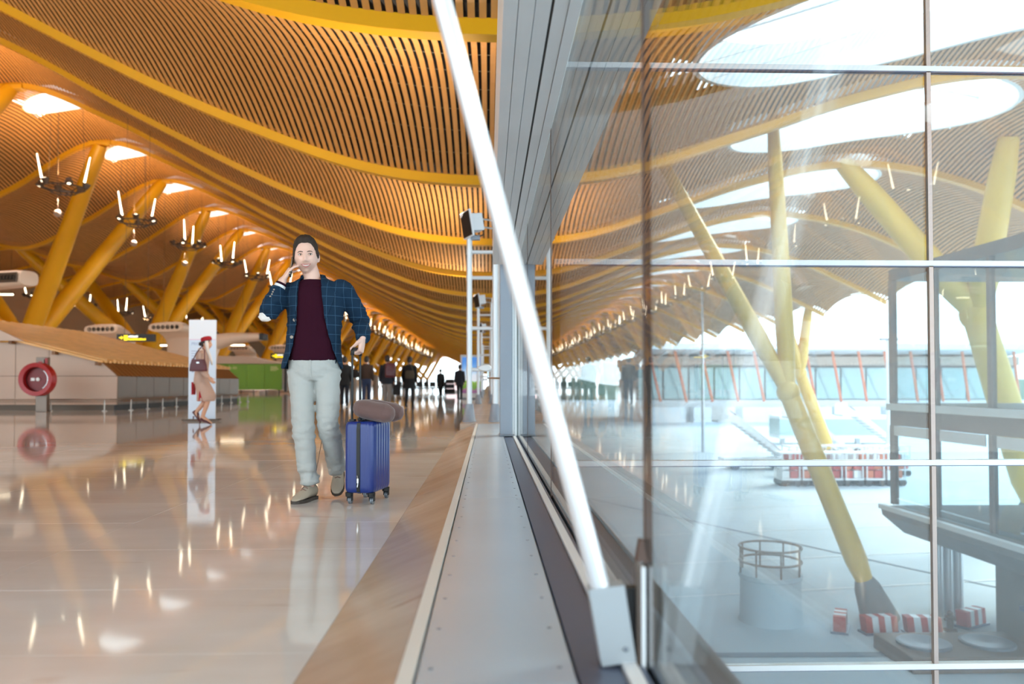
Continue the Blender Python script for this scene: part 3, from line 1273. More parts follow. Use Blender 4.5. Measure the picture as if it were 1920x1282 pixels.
# ------------------------------------------------------------------ priority board
BOARDM = mat('white_board_laminate', (228, 232, 240), 0.35)
BOARDB = mat('pale_blue_print', (206, 220, 238), 0.35)
a, b = P(352, 785, 16.9), P(405, 601, 16.9)
w, h = b.x - a.x, b.z - .02
bd = thing('priority_board', 'tall white and pale blue display board standing behind the woman in beige', 'sign board', (a.x, 16.9, 0))
mb = MB()
mb.cbox((w / 2, .03, .04 + h / 2), (w, .03, h), b=.004)
mb.build('panel', BOARDM, bd)
mb = MB()
mb.box((.004, .010, .05), (w - .004, .0145, h * .815))
mb.build('print', BOARDB, bd)
PINK = mat('pink_line', (226, 190, 214), .5)
mb = MB()
mb.box((.004, .008, h * .815), (w - .004, .014, h * .822))
mb.build('pink_line', PINK, bd)
INK = mat('blue_grey_ink', (150, 164, 192), .5)
text('PRIORITY', .085, INK, bd, (.055, .009, h * .763), sx=.95)
mb = MB()
for j, ww in enumerate((.15, .2, .17, .22, .19, .12)):
    mb.box((.055, .0085, h * .70 - j * .05), (.055 + ww, .010, h * .70 - j * .05 + .012))
mb.lathe([(.001, 0), (.022, 0), (.022, .003), (.001, .003)], Matrix.Translation((.09, .0095, h * .50)) @ Matrix.Rotation(PI / 2, 4, 'X'), 12)
mb.build('small_print', INK, bd, kind='stuff')
mb = MB()
mb.cbox((w / 2, .02, .03), (w + .2, .22, .03), b=.008)
mb.build('base_plate', FIXM, bd)

# ------------------------------------------------------------------ light masts by the glass
MASTM = mat('pale_mast_tube', (222, 226, 230), 0.3, 0.2)
FLOODW = mat('white_flood_housing', (228, 232, 238), 0.4)
MASTY = [13.9, 26.6, 39.3, 52.0]
for i, my in enumerate(MASTY):
    lab = ['nearest ladder-like white lamp mast with a tilted floodlight, beside the window wall', 'second ladder-like lamp mast behind the nearest one', 'third ladder-like lamp mast, small behind the second', 'fourth and farthest ladder-like lamp mast'][i]
    t = thing('light_mast', lab, 'lamp mast', (-.10, my, SZ), group='ladder-like lamp masts along the window wall')
    for s in (-1, 1):
        x = s * .225
        zt = 3.2 if s < 0 else 3.34
        mb = MB()
        mb.tube([(x, 0, .02), (x, 0, zt)], .048, 14)
        for z in (.9, 1.62, 2.5, 2.95):
            mb.tube([(x, 0, z - .05), (x, 0, z + .05)], .054, 14)
        mb.build('upright', MASTM, t, smooth=40.0)
        mb = MB()
        mb.lathe([(.12, 0), (.12, .02), (.11, .03), (.07, .3), (.055, .31)], Matrix.Translation((x, 0, 0)), 14)
        mb.build('boot', GREYP, t, smooth=40.0)
    for z in (.9, 1.62, 2.5, 2.95):
        mb = MB()
        mb.tube([(-.225, 0, z), (.225, 0, z)], .034, 10)
        mb.build('rung', MASTM, t, smooth=40.0)
    if i < 3:
        M = Matrix.Translation((-.12, -.05, 3.43)) @ Matrix.Rotation(R(-9), 4, 'Y') @ Matrix.Rotation(R(28), 4, 'Z')
        mb = MB()
        mb.cbox((-.16, 0, 0), (.035, .36, .46), b=.008, M=M)
        fl = mb.build('flood_frame', FLOODW, t)
        mb = MB()
        mb.cbox((-.182, 0, 0), (.012, .32, .42), M=M)
        mb.build('flood_glass', BLACK, fl)
        mb = MB()
        mb.cbox((-.02, 0, .02), (.25, .22, .30), b=.015, M=M)
        mb.build('flood_housing', FLOODW, fl)
        mb = MB()
        mb.tube([(-.02, -.05, 3.52), (.225, 0, 3.5), (.225, 0, 3.3)], .018, 8)
        mb.tube([(-.02, -.05, 3.38), (.225, 0, 3.36)], .016, 8)
        mb.build('flood_bracket', ALU, t)
        mb = MB()
        mb.tube([(-.06 + .09 * math.cos(a), -.05, 3.28 + .06 * math.sin(a)) for a in np.linspace(.3, 2 * PI - .3, 12)], .012, 6)
        mb.build('cable', BLACK, t)
        mb = MB()
        mb.cbox((-.12, 0, 3.2), (.16, .12, .08), b=.01)
        mb.build('ballast_box', GREYP, t)

# white pod on a bracket by the post
p = P(908, 690, 11.2)
t = thing('sensor_pod', 'white teardrop pod on a bent steel bracket beside the grey post', 'sensor', p)
mb = MB()
pts = []
for j in range(24):
    a = 2 * PI * j / 24
    x = -.10 * math.cos(a)
    pts.append((x, 0, .045 * math.sin(a) * (1 + .35 * math.cos(a) * -1)))
mb.loft([[(q[0] * .9, -.1, q[2] * .8) for q in pts], [(q[0], -.08, q[2]) for q in pts], [(q[0], .08, q[2]) for q in pts], [(q[0] * .9, .1, q[2] * .8) for q in pts]])
mb.build('pod', WHITE_P, t, smooth=40.0)
mb = MB()
mb.tube([(.05, 0, -.03), (.05, 0, -.14), (.27, -.9, -.15)], .013, 8)
mb.tube([(.05, 0, -.14), (.05, 0, -.20)], .016, 8)
mb.build('bracket', CHROME, t)

# ------------------------------------------------------------------ poster light box
def postermat():
    m = bpy.data.materials.new('meadow_poster')
    m.use_nodes = True
    nt_ = m.node_tree
    b_ = nt_.nodes['Principled BSDF']
    b_.inputs['Roughness'].default_value = .25
    tc_ = nt_.nodes.new('ShaderNodeTexCoord')
    sp_ = nt_.nodes.new('ShaderNodeSeparateXYZ')
    nt_.links.new(tc_.outputs['Generated'], sp_.inputs[0])
    ns = nt_.nodes.new('ShaderNodeTexNoise')
    ns.inputs['Scale'].default_value = 5
    ns.inputs['Detail'].default_value = 5
    nt_.links.new(tc_.outputs['Generated'], ns.inputs['Vector'])
    ad = nt_.nodes.new('ShaderNodeMath')
    ad.operation = 'MULTIPLY_ADD'
    nt_.links.new(ns.outputs['Fac'], ad.inputs[0])
    ad.inputs[1].default_value = .25
    nt_.links.new(sp_.outputs['Z'], ad.inputs[2])
    r_ = nt_.nodes.new('ShaderNodeValToRGB')
    el = r_.color_ramp.elements
    el[0].position, el[0].color = .12, rgb(120, 70, 120)
    el[1].position, el[1].color = .98, rgb(60, 130, 215)
    for ps, c in ((.22, (140, 90, 120)), (.28, (96, 140, 44)), (.44, (130, 170, 60)), (.48, (226, 232, 240)), (.66, (210, 226, 244)), (.8, (120, 175, 235))):
        e = el.new(ps)
        e.color = rgb(*c)
    nt_.links.new(ad.outputs[0], r_.inputs[0])
    nt_.links.new(r_.outputs[0], b_.inputs['Base Color'])
    nt_.links.new(r_.outputs[0], b_.inputs['Emission Color'])
    b_.inputs['Emission Strength'].default_value = .55
    return m


a, b = P(863, 747, 42), P(904, 665, 42)
t = thing('poster_lightbox', 'free-standing lit poster of blue sky over a green meadow at the end of the sill', 'advertising display', (a.x, 42, 0))
w, h = b.x - a.x, b.z
mb = MB()
mb.cbox((w / 2, .15, h / 2), (w, .25, h), b=.02)
mb.build('case', ALU_P, t)
mb = MB()
mb.box((.09, .01, .3), (w - .06, .03, h - .12))
mb.build('poster', postermat(), t)
mb = MB()
mb.cbox((w / 2, .15, .03), (w + .1, .5, .06))
mb.build('base', GREYM, t)

# ------------------------------------------------------------------ leaning strut and its foot by the glass
t = thing('leaning_strut', 'slim white steel strut leaning inward from a bracket at the foot of the glass', 'strut', (.27, 1.89, .28))
top = P(830, 0, 1.89) - Vector((.27, 1.89, .28))
top *= (5.9 - .28) / top.z
mb = MB()
STRM = mat('satin_white_steel', (236, 237, 240), 0.22, 0.35)
mb.tube([(0, 0, -.01), top], .0235, 24)
mb.build('tube', STRM, t, smooth=40.0)
mb = MB()
q = [(-.035, 0, .012), (.048, 0, .022), (.075, 0, -.155), (-.005, 0, -.165)]
mb.prism(q, (0, -.025, 0), (0, .03, 0))
ft = mb.build('foot_bracket', mat('cast_bracket', (176, 182, 186), .4, .1), t)
mb = MB()
mb.lathe([(.001, 0), (.006, 0), (.006, .004), (.001, .005)], Matrix.Translation((.05, -.025, -.125)) @ Matrix.Rotation(PI / 2, 4, 'X'), 10)
mb.build('bolt', GREYM, ft)
mb = MB()
mb.box((.06, .0, -.16), (.083, .03, .01))
mb.build('backing_block', BLACK, t)
fin = thing('glass_clamp', 'upright steel clamp fin holding the lower edge of the glass joint', 'clamp', (.36, 1.87, SZ))
mb = MB()
mb.box((-.012, 0, -.01), (-.003, .035, .235))
mb.build('inner_plate', STAINL, fin)
mb = MB()
mb.box((-.003, -.012, -.01), (.006, .02, .225))
mb.build('edge_plate', WHITE_P, fin)
mb = MB()
mb.box((.0065, -.012, -.01), (.0095, .03, .225))
mb.build('gasket', BLACK, fin)
mb = MB()
mb.prism([(-.013, 0, .235), (.012, 0, .235), (.004, 0, .285), (-.004, 0, .285)], (0, 0, 0), (0, .03, 0))
mb.build('cap', JOINT, fin)

# ------------------------------------------------------------------ distant lit counters at the end of the concourse
LIT = mat('lit_white_front', (255, 235, 240), .5, emit=1.2)
a, b = P(836, 729, 75), P(862, 711, 75)
t = thing('lit_counter', 'white backlit counter far down the concourse before the bright end window', 'counter', (a.x, 75, 0))
w, h = b.x - a.x, b.z
mb = MB()
mb.cbox((w / 2, .4, h / 2), (w, .8, h), b=.03)
mb.build('body', WHITE_P, t)
mb = MB()
mb.box((.08, -.02, .2), (w - .08, .02, h - .1))
mb.build('lit_front', LIT, t)
for j in range(4):
    p = P(736 + j * 24, 731, 78)
    t = thing('bench_row', 'dark row of seats far down the concourse, %s from the left' % nth[j], 'bench', (p.x, 78 + j, 0), group='distant dark seats')
    for q in range(3):
        mb = MB()
        mb.cbox((q * .6, 0, .42), (.5, .5, .07), b=.02)
        mb.cbox((q * .6, .24, .75), (.5, .07, .5), b=.02)
        mb.build('seat', BLACK, t)
    mb = MB()
    mb.box((-.2, -.04, .3), (1.4, .04, .38))
    for x in (0, 1.2):
        mb.box((x - .03, -.2, 0), (x + .03, .2, .32))
    mb.build('beam', GREYM, t)
# ------------------------------------------------------------------ outside
AZ = -5.2
mb = MB()
mb.box((GX + .5, -60, AZ - .3), (420, 420, AZ))
mb.build('ground', CONC, kind='structure')
LINEM = mat('apron_line_paint', (224, 226, 226), .8)
DKL = mat('apron_drain', (120, 128, 136), .8)
mb = MB()
for y in (22, 26, 31, 37, 44):
    mb.add([(3, y, AZ + .012), (40, y + 6, AZ + .012), (40, y + 6.12, AZ + .012), (3, y + .12, AZ + .012)], [(0, 1, 2, 3)])
for x0, y0, x1, y1 in ((4, 44, 16, 21), (3, 17.5, 16, 17.3)):
    mb.add([(x0, y0, AZ + .014), (x1, y1, AZ + .014), (x1, y1 + .3, AZ + .014), (x0, y0 + .3, AZ + .014)], [(0, 1, 2, 3)], 1)
mb.build('ground_markings', [LINEM, DKL], kind='structure')

# base wall of our own building below the floor
mb = MB()
mb.box((GX - .1, YB, AZ), (GX + .3, YF, -.02))
mb.build('wall_base', CONC_D, kind='structure')
mb = MB()
mb.box((GX - .06, YB, -.4), (GX + .21, YF, -.005))
mb.build('slab_edge', GREYP, kind='structure')

# outer row of yellow pylons
PYL = mat('outer_yellow_steel', (232, 184, 66), 0.42, var=.05, vscale=.7)


def pylon(base, joint, arms, r, label):
    base, joint = Vector(base), Vector(joint)
    t = thing('roof_pylon', label, 'column', base, group='yellow pylons outside the glass')
    d = (joint - base).normalized()
    k = base.lerp(joint, .17)
    mb = MB()
    mb.tube([base, base.lerp(k, .9), k + d * .1], [r * 1.9, r * 1.25, r * .9], 14)
    o = mb.build('foot_cone', CONC_D, t, smooth=40.0)
    mb = MB()
    mb.tube([k, k.lerp(joint, .12), k.lerp(joint, .6), joint], [r * .8, r * 1.1, r * 1.05, r * .95], 16)
    mb.build('trunk', PYL, t, smooth=40.0)
    for a in arms:
        mb = MB()
        a = Vector(a)
        u_ = (a - joint).normalized()
        L_a = 1.0
        while L_a < 30 and (joint + u_ * L_a).z < zroof((joint + u_ * L_a).x, (joint + u_ * L_a).y) + .1:
            L_a += .1
        a = joint + u_ * L_a
        mb.tube([joint - (a - joint).normalized() * .05, joint.lerp(a, .2), joint.lerp(a, .8), a], [r * .7, r * .95, r * .8, r * .6], 14)
        mb.build('arm', PYL, t, smooth=40.0)
    mb = MB()
    mb.ell(joint, (r * 1.15,) * 3)
    mb.build('knuckle', PYL, t, smooth=True)
    for c in kids(t):
        c.data.transform(Matrix.Translation(-base))
    return t


D1 = 20.0
b_ = P(1652, 1172, D1)
pylon((b_.x, D1, AZ), P(1478, 735, D1), [P(1330, 465, D1 + 2), P(1455, 330, D1 + 2)], .25, 'slim yellow pylon with a grey foot leaning left outside the glass')
D2 = 30.0
j2 = P(1832, 590, D2)
b2 = Vector((j2.x + 2.6, D2, AZ))
pylon(b2, j2, [P(1640, 372, D2), P(1895, 240, D2 - 3)], .55, 'thick yellow pylon at the right edge outside the glass')
D3 = 58.0
j3 = P(1500, 700, D3)
pylon((j3.x + 2.5, D3, AZ), j3, [P(1450, 520, D3), P(1530, 470, D3)], .42, 'distant yellow pylon standing on the apron behind the slim one')

# glazed pier building on the right
JB = thing('glazed_pier', 'glazed pier building on concrete columns at the right, outside the glass', 'building', (11.05, 8.5, 0))
JL, JW = 13.2, 7.0
BGLASS = GLASS_B


def bx(lo, hi, name, m, par=JB):
    mb = MB()
    mb.box(lo, hi)
    return mb.build(name, m, par)


bx((0, 0, -.35), (JW, JL, .25), 'upper_slab', BROWNM)
bx((-.12, -.0, .06), (0, JL, .24), 'ledge', ALU_P)
mb = MB()
mb.prism([(-.3, 0, -2.55), (JW, 0, -2.55), (JW, 0, -3.3), (.35, 0, -3.3), (-.25, 0, -2.8)], (0, 0, 0), (0, JL, 0))
mb.build('lower_slab', CONC_D, JB)
bx((-.36, 0, -2.62), (-.2, JL, -2.5), 'ledge', ALU_P)
bx((0, 0, 3.6), (JW, JL, 3.9), 'roof_slab', BROWNM)
ny_ = 6
for i in range(ny_ + 1):
    y = JL * i / ny_
    w_ = .2 if i in (0, ny_) else .06
    bx((-.02, max(0, y - w_), .25), (.12, min(JL, y + w_), 3.6), 'mullion', BROWNM)
    bx((-.02, max(0, y - w_), -2.5), (.12, min(JL, y + w_), -.35), 'mullion', BROWNM)
for i in range(ny_):
    a, b = JL * i / ny_ + .2, JL * (i + 1) / ny_ - .2
    bx((.03, a - .13, .25), (.045, b + .13, 3.6), 'pane', BGLASS)
    bx((.03, a - .13, -2.5), (.045, b + .13, -.35), 'pane', BGLASS)
    bx((.0, a, -.62), (.03, b, -.36), 'spandrel', ALU_P)
bx((JW - .2, 0, -2.5), (JW, JL, 3.6), 'rear_wall', mat('grey_blue_interior', (150, 160, 168), .7))
for yy in (2.6, 9.9):
    mb = MB()
    mb.cbox((1.6, yy, (AZ - 3.3) / 2), (1.0, 1.1, -3.3 - AZ), b=.05)
    mb.build('column', CONC_D, JB)
for q in range(3):
    mb = MB()
    mb.tube([(.55 + q * .26, 11.9, AZ), (.55 + q * .26, 11.9, -3.25)], .12, 12)
    mb.build('pipe', ALU, JB, smooth=40.0)
mb = MB()
mb.tube([(.95, 7.9, -3.6), (.2, 7.6, -3.75)], .03, 6)
mb.cbox((.05, 7.55, -3.8), (.5, .22, .1), b=.02)
mb.build('floodlight', DARKG, JB)

# round plant shaft on the apron
p = P(1445, 1168, 20.2)
t = thing('concrete_shaft', 'round pale concrete shaft with a metal rail crown on the apron', 'shaft', (p.x, 20.2, AZ))
mb = MB()
mb.lathe([(.80, 0), (.76, .1), (.74, 1.05), (.78, 1.1), (.78, 1.2), (.6, 1.2)], None, 32)
mb.build('drum', CONC, t, smooth=30.0)
for z in (1.5, 1.85):
    mb = MB()
    mb.tube([(.76 * math.cos(2 * PI * j / 24), .76 * math.sin(2 * PI * j / 24), z) for j in range(24)], .03, 6, closed=True)
    mb.build('rail', BROWNM, t)
for j in range(8):
    mb = MB()
    mb.tube([(.76 * math.cos(2 * PI * j / 8), .76 * math.sin(2 * PI * j / 8), 1.2), (.76 * math.cos(2 * PI * j / 8), .76 * math.sin(2 * PI * j / 8), 1.85)], .025, 6)
    mb.build('post', BROWNM, t)

# red and white barriers, hydrant, plant slab
BARR = mat('barrier_red', (190, 70, 60), .5)
for i, (px, py_, D, rz) in enumerate(((1576, 1190, 19.4, 1.1), (1650, 1196, 19.1, .1), (1732, 1196, 19.0, -.1), (1822, 1190, 19.6, .5))):
    p = P(px, py_, D)
    t = thing('barrier', '%s red and white striped barrier block at the pylon foot, from the left' % nth[i], 'barrier', (p.x, D, AZ), rz, group='striped barriers on the apron')
    for j in range(5):
        mb = MB()
        mb.prism([(-.4 + j * .16, 0, 0), (-.4 + (j + 1) * .16, 0, 0), (-.4 + (j + 1) * .16 - .05, 0, .42), (-.4 + j * .16 - .05, 0, .42)], (0, -.14, 0), (0, .14, 0))
        mb.build('stripe', BARR if j % 2 == 0 else WHITE_P, t)
    mb = MB()
    mb.box((-.46, -.2, -.0), (.46, .2, .05))
    mb.build('base', DARKG, t)
p = P(1782, 1200, 19.2)
t = thing('hydrant', 'small brown hydrant post on the apron under the glazed pier', 'hydrant', (p.x, 19.2, AZ))
mb = MB()
mb.lathe([(.16, 0), (.16, .04), (.08, .06), (.08, .3), (.12, .32), (.12, .36), (.07, .38), (.07, .45), (.02, .5)], None, 14)
mb.build('body', BROWNM, t, smooth=40.0)
mb = MB()
mb.tube([(-.13, 0, .28), (.13, 0, .28)], .04, 8)
mb.build('outlets', BROWNM, t)
p = P(1790, 1240, 16.9)
t = thing('plant_deck', 'low dark equipment deck with round fan covers on the apron under the pier', 'equipment', (p.x, 16.9, AZ))
mb = MB()
mb.cbox((.3, .3, .17), (3.0, 1.7, .34), b=.03)
mb.build('deck', BROWNM, t)
for x in (-.5, .9):
    mb = MB()
    mb.lathe([(.01, .34), (.55, .34), (.55, .39), (.5, .4), (.01, .36)], Matrix.Translation((x, .3, 0)), 24)
    mb.build('fan_cover', GREYM, t)

# mobile stairs
for i, (px, D) in enumerate(((1420, 56), (1545, 62), (1640, 66))):
    p = P(px, 890, D)
    t = thing('mobile_stairs', '%s white mobile passenger stairs parked on the far apron' % nth[i], 'stairs', (p.x, D, AZ), PI, group='white mobile passenger stairs')
    mb = MB()
    mb.prism([(-2.4, 0, .5), (-2.1, 0, .5), (1.9, 0, 3.4), (1.9, 0, 3.8), (1.6, 0, 3.8)], (0, -.7, 0), (0, -.6, 0))
    mb.prism([(-2.4, 0, .5), (-2.1, 0, .5), (1.9, 0, 3.4), (1.9, 0, 3.8), (1.6, 0, 3.8)], (0, .6, 0), (0, .7, 0))
    mb.build('side_panel', WHITE_P, t)
    mb = MB()
    for s in range(12):
        mb.box((-2.2 + s * .32, -.6, .5 + s * .24), (-1.85 + s * .32, .6, .56 + s * .24))
    mb.build('steps', GREYM, t)
    mb = MB()
    mb.tube([(-2.4, -.72, .85), (1.7, -.72, 4.1)], .05, 6)
    mb.build('handrail', REDD, t)
    mb = MB()
    mb.box((1.7, -.8, 3.3), (3.0, .8, 3.45))
    mb.box((1.9, -.8, 3.45), (3.0, -.74, 4.4))
    mb.build('platform', WHITE_P, t)
    mb = MB()
    mb.cbox((.3, 0, .6), (4.6, 1.5, .5), b=.06)
    mb.build('chassis', ALU_P, t)
    for x in (-1.4, 1.8):
        for y in (-.7, .7):
            mb = MB()
            mb.lathe([(.1, -.1), (.35, -.1), (.36, .1), (.1, .1)], Matrix.Translation((x, y, .36)) @ Matrix.Rotation(PI / 2, 4, 'X'), 14)
            mb.build('wheel', BLACK, t)

# baggage carts with orange and red loads
ORA = mat('orange_crate', (206, 110, 74), .6)
REDC = mat('red_crate', (196, 74, 66), .6)
rr = random.Random(11)
for i in range(12):
    px = 1476 + (i % 6) * 39 + (0 if i < 6 else 12)
    D = 47 if i < 6 else 52
    p = P(px, 905, D)
    t = thing('baggage_cart', '%s loaded baggage cart from the left in the %s row of orange and red crates' % (nth[i % 6], 'front' if i < 6 else 'back'), 'cart', (p.x, D, AZ), rr.uniform(-.04, .04), group='loaded baggage carts on the apron')
    mb = MB()
    mb.box((-.55, -.7, .35), (.55, .7, .45))
    for x in (-.5, .5):
        for y in (-.65, .65):
            mb.box((x - .03, y - .03, .45), (x + .03, y + .03, 1.9))
    mb.box((-.58, -.72, 1.9), (.58, .72, 1.96))
    mb.build('frame', ALU_P, t)
    for q in range(4):
        mb = MB()
        x, z = (q % 2) * .52 - .26, .45 + (q // 2) * .5
        mb.cbox((x, 0, z + .22), (.46, .9 + rr.uniform(-.1, .2), .44), b=.04)
        mb.build('load', rr.choice((ORA, REDC, REDC, ALU_P)), t)
    mb = MB()
    for x in (-.4, .4):
        mb.lathe([(.05, -.66), (.2, -.66), (.2, .66), (.05, .66)], Matrix.Translation((x, 0, .2)) @ Matrix.Rotation(PI / 2, 4, 'X'), 10)
    mb.build('wheels', BLACK, t)

# apron light pole
p = P(1668, 790, 62)
t = thing('apron_pole', 'thick white lighting pole on the apron before the far terminal', 'pole', (p.x, 62, AZ))
mb = MB()
mb.tube([(0, 0, 0), (0, 0, 9.4)], [.26, .2], 12)
mb.build('shaft', WHITE_P, t, smooth=40.0)
mb = MB()
mb.cbox((0, 0, 9.5), (1.4, .3, .2), b=.03)
mb.build('head', GREYM, t)
p = P(1318, 760, 70)
t = thing('floodlight_pole', 'thin grey floodlight pole against the sky outside the glass', 'pole', (p.x, 70, AZ))
mb = MB()
mb.tube([(0, 0, 0), (0, 0, 15)], [.16, .1], 10)
mb.build('shaft', ALU, t, smooth=40.0)
mb = MB()
mb.tube([(-1.0, 0, 14.8), (1.0, 0, 14.8)], .06, 6)
for x in (-.9, 0, .9):
    mb.cbox((x, -.1, 15.05), (.5, .2, .4), b=.03)
mb.build('lamp_bar', ALU_P, t)

# far terminal
FT = thing('far_terminal', 'long low terminal building with orange slanted struts across the apron', 'building', (24, 128, AZ))
L_ = 62
FGL = mat('pale_green_curtain_glass', (168, 192, 192), .12, .1)
ORST = mat('orange_strut', (226, 120, 84), .5)
mb = MB()
mb.box((0, 0, 0), (L_, 18, 3.4))
mb.build('lower_wall', WHITE_P, FT)
for i in range(15):
    mb = MB()
    mb.box((i * L_ / 15 + .15, -.15, 3.6), ((i + 1) * L_ / 15 - .15, 0, 8.6))
    mb.build('window', FGL, FT)
mb = MB()
mb.box((0, .1, 3.4), (L_, 18, 9.0))
mb.build('wall', CONC_D, FT)
for i in range(15):
    x = (i + .5) * L_ / 15
    mb = MB()
    mb.tube([(x + 1.2, -2.2, 3.2), (x - 1.2, -4.5, 11.2)], .22, 8)
    mb.build('strut', ORST, FT)
    mb = MB()
    mb.prism([(-2.0, 0, 0), (2.0, 0, 0), (1.9, 0, .9), (-1.6, 0, .9)], (x, -7, 11.3), (x, 4, 10.4))
    mb.build('canopy_bay', WHITE_P, FT)
mb = MB()
mb.box((0, -1.0, 9.0), (L_, 20, 10.4))
mb.build('roof', BEIGE, FT)
mb = MB()
for i in range(8):
    mb.box((i * 7.7 + .4, -4, 0), (i * 7.7 + 6.8, -1, 2.4))
mb.build('sheds', WHITE_P, FT)
# elevated walkway
a, b = P(1462, 822, 78), P(1690, 822, 78)
WK = thing('boarding_bridge', 'white elevated boarding bridge crossing in front of the far terminal', 'bridge', (a.x, 78, a.z))
w_ = b.x - a.x
for z0, z1, nm, m in ((0, .3, 'deck', WHITE_P), (.3, 1.9, 'glazing', FGL), (1.9, 2.2, 'roof', WHITE_P)):
    mb = MB()
    mb.box((0, 0, z0), (w_, 3, z1))
    mb.build(nm, m, WK)
for i in range(4):
    mb = MB()
    mb.box((i * w_ / 3.2 + .5, 1, AZ - a.z), (i * w_ / 3.2 + .9, 1.4, 0))
    mb.build('leg', ALU_P, WK)
HILL = mat('distant_green', (128, 148, 128), .9, var=.15, vscale=.05)
mb = MB()
xs = np.linspace(30, 420, 60)
pp = [(x, 0, AZ + 8 + 5 * noise.noise(Vector((x * .03, 0, 0)))) for x in xs]
mb.prism([(xs[0], 0, AZ), (xs[-1], 0, AZ)] + pp[::-1], (0, 300, 0), (0, 330, 0))
mb.build('hills', HILL, kind='structure')
# ------------------------------------------------------------------ people
def skinmat(name, col, lips=(186, 112, 108), stubble=None):
    m = mat(name, col, 0.42, spec=0.4)
    t = m.node_tree
    b = t.nodes['Principled BSDF']
    b.inputs['Subsurface Weight'].default_value = 0.08
    b.inputs['Subsurface Radius'].default_value = (.02, .008, .004)
    return m


SKIN = skinmat('fair_skin', (238, 196, 178))
SKIN2 = skinmat('tan_skin', (214, 164, 136))
STUB = mat('stubble', (150, 118, 104), .6)
HAIRB = mat('dark_brown_hair', (50, 36, 28), .75, var=.35, vscale=60, bump=.6, bscale=120, stretch=(1, 1, .25))
HAIRK = mat('black_hair', (26, 22, 22), .5, bump=.5, bscale=90)
EYEW = mat('eye_white', (226, 220, 214), .2)
IRIS = mat('dark_iris', (58, 44, 36), .15)
LIP = mat('lip', (196, 122, 116), .35)
TEETH = mat('teeth', (246, 242, 236), .2)
BROWM = mat('eyebrow_hair', (82, 62, 50), .8)


def sm(a, b, x):
    t = np.clip((x - a) / (b - a), 0, 1)
    return t * t * (3 - 2 * t)


def head_point(u, female=False):
    """Point of the head surface in direction u (face towards -Y), metres, centre at eye height."""
    x, y, z = u
    rx, rz = .0765, .118
    ry = .097 if y > 0 else .090
    px, py, pz = x * rx, y * ry, z * rz
    if y < 0:
        py = -ry * abs(y) ** .88
    if pz < -.015:
        t = min(1.0, (-.015 - pz) / .10)
        px *= 1 - (.34 if female else .25) * t ** 1.5
        if py > 0:
            py *= 1 - .55 * t
        else:
            py *= 1 - .02 * t
    if py < -.01:
        g = lambda cx, cz, sx, sz, a: a * math.exp(-((px - cx) / sx) ** 2 - ((pz - cz) / sz) ** 2)
        d = g(0, .004, .009, .018, .009) + g(0, -.014, .010, .016, .015) + g(0, -.034, .013, .011, .021)
        for s in (-1, 1):
            d += g(s * .014, -.039, .008, .008, .009)
            d += g(s * .030, .024, .020, .008, .006)
            d += g(s * .031, .004, .015, .010, -.011)
            d += g(s * .043, -.024, .018, .016, .006)
            d += g(s * .033, -.060, .010, .018, .003)
        d += g(0, -.058, .020, .006, .005) + g(0, -.074, .018, .007, .006) + g(0, -.103, .022, .014, .010) + g(0, -.087, .02, .006, -.003)
        py -= d * min(1, (-py) / .05)
    return Vector((px, py, pz))


def sphere_dirs(n, k):
    out = []
    for i in range(1, k):
        a = -PI / 2 + PI * i / k
        out.append([Vector((math.sin(2 * PI * j / n) * math.cos(a), -math.cos(2 * PI * j / n) * math.cos(a), math.sin(a))) for j in range(n)])
    return out


def add_head(mb, M, n=72, k=56, female=False):
    rings = [[M @ head_point(u, female) for u in r] for r in sphere_dirs(n, k)]
    rings = [[M @ (head_point(Vector((0, 0, -1))) * .999 + (r * .002)) for r in sphere_dirs(n, k)[0]]] + rings
    mb.loft(rings)
    for s in (-1, 1):
        E = M @ Matrix.Translation((s * .077, .012, -.012)) @ Matrix.Rotation(s * R(-24), 4, 'Z') @ Matrix.Rotation(R(-8), 4, 'X')
        mb.ell((0, 0, 0), (.0075, .019, .032), E, 12, 8)


def hair_mesh(M, style='short', thick=.016, seed=1.0, n=72, k=48):
    """Hair as a skin that follows the skull, thickest on top, sunk under the skin beyond the hairline."""
    rings = []
    for r in sphere_dirs(n, k):
        ring = []
        for u in r:
            p = head_point(u)
            az = abs(math.degrees(math.atan2(u.x, -u.y)))
            if style == 'short':
                zh = np.interp(az, [0, 20, 38, 52, 62, 80, 92, 104, 118, 140, 180], [.074, .076, .070, .040, -.012, -.030, -.002, .004, -.05, -.078, -.082])
            else:
                zh = np.interp(az, [0, 30, 60, 90, 180], [.07, .05, -.02, -.04, -.085])
            w = float(sm(-.004, .016, p.z - zh))
            top = float(sm(.03, .11, p.z))
            th = thick * (.45 + .85 * top)
            if style == 'short':
                th += .008 * top * float(sm(0, .09, -p.y)) * (1 + .3 * math.sin(u.x * 9))
            nz = noise.noise(Vector((u.x * 9 + seed, u.y * 9, u.z * 4))) * .005 + noise.noise(Vector((u.x * 26 + seed, u.y * 26, u.z * 9))) * .003
            off = -.010 + (th + .010 + nz) * w
            q = p + Vector(u) * off
            ring.append(M @ q)
        rings.append(ring)
    mb = MB()
    mb.loft(rings)
    return mb


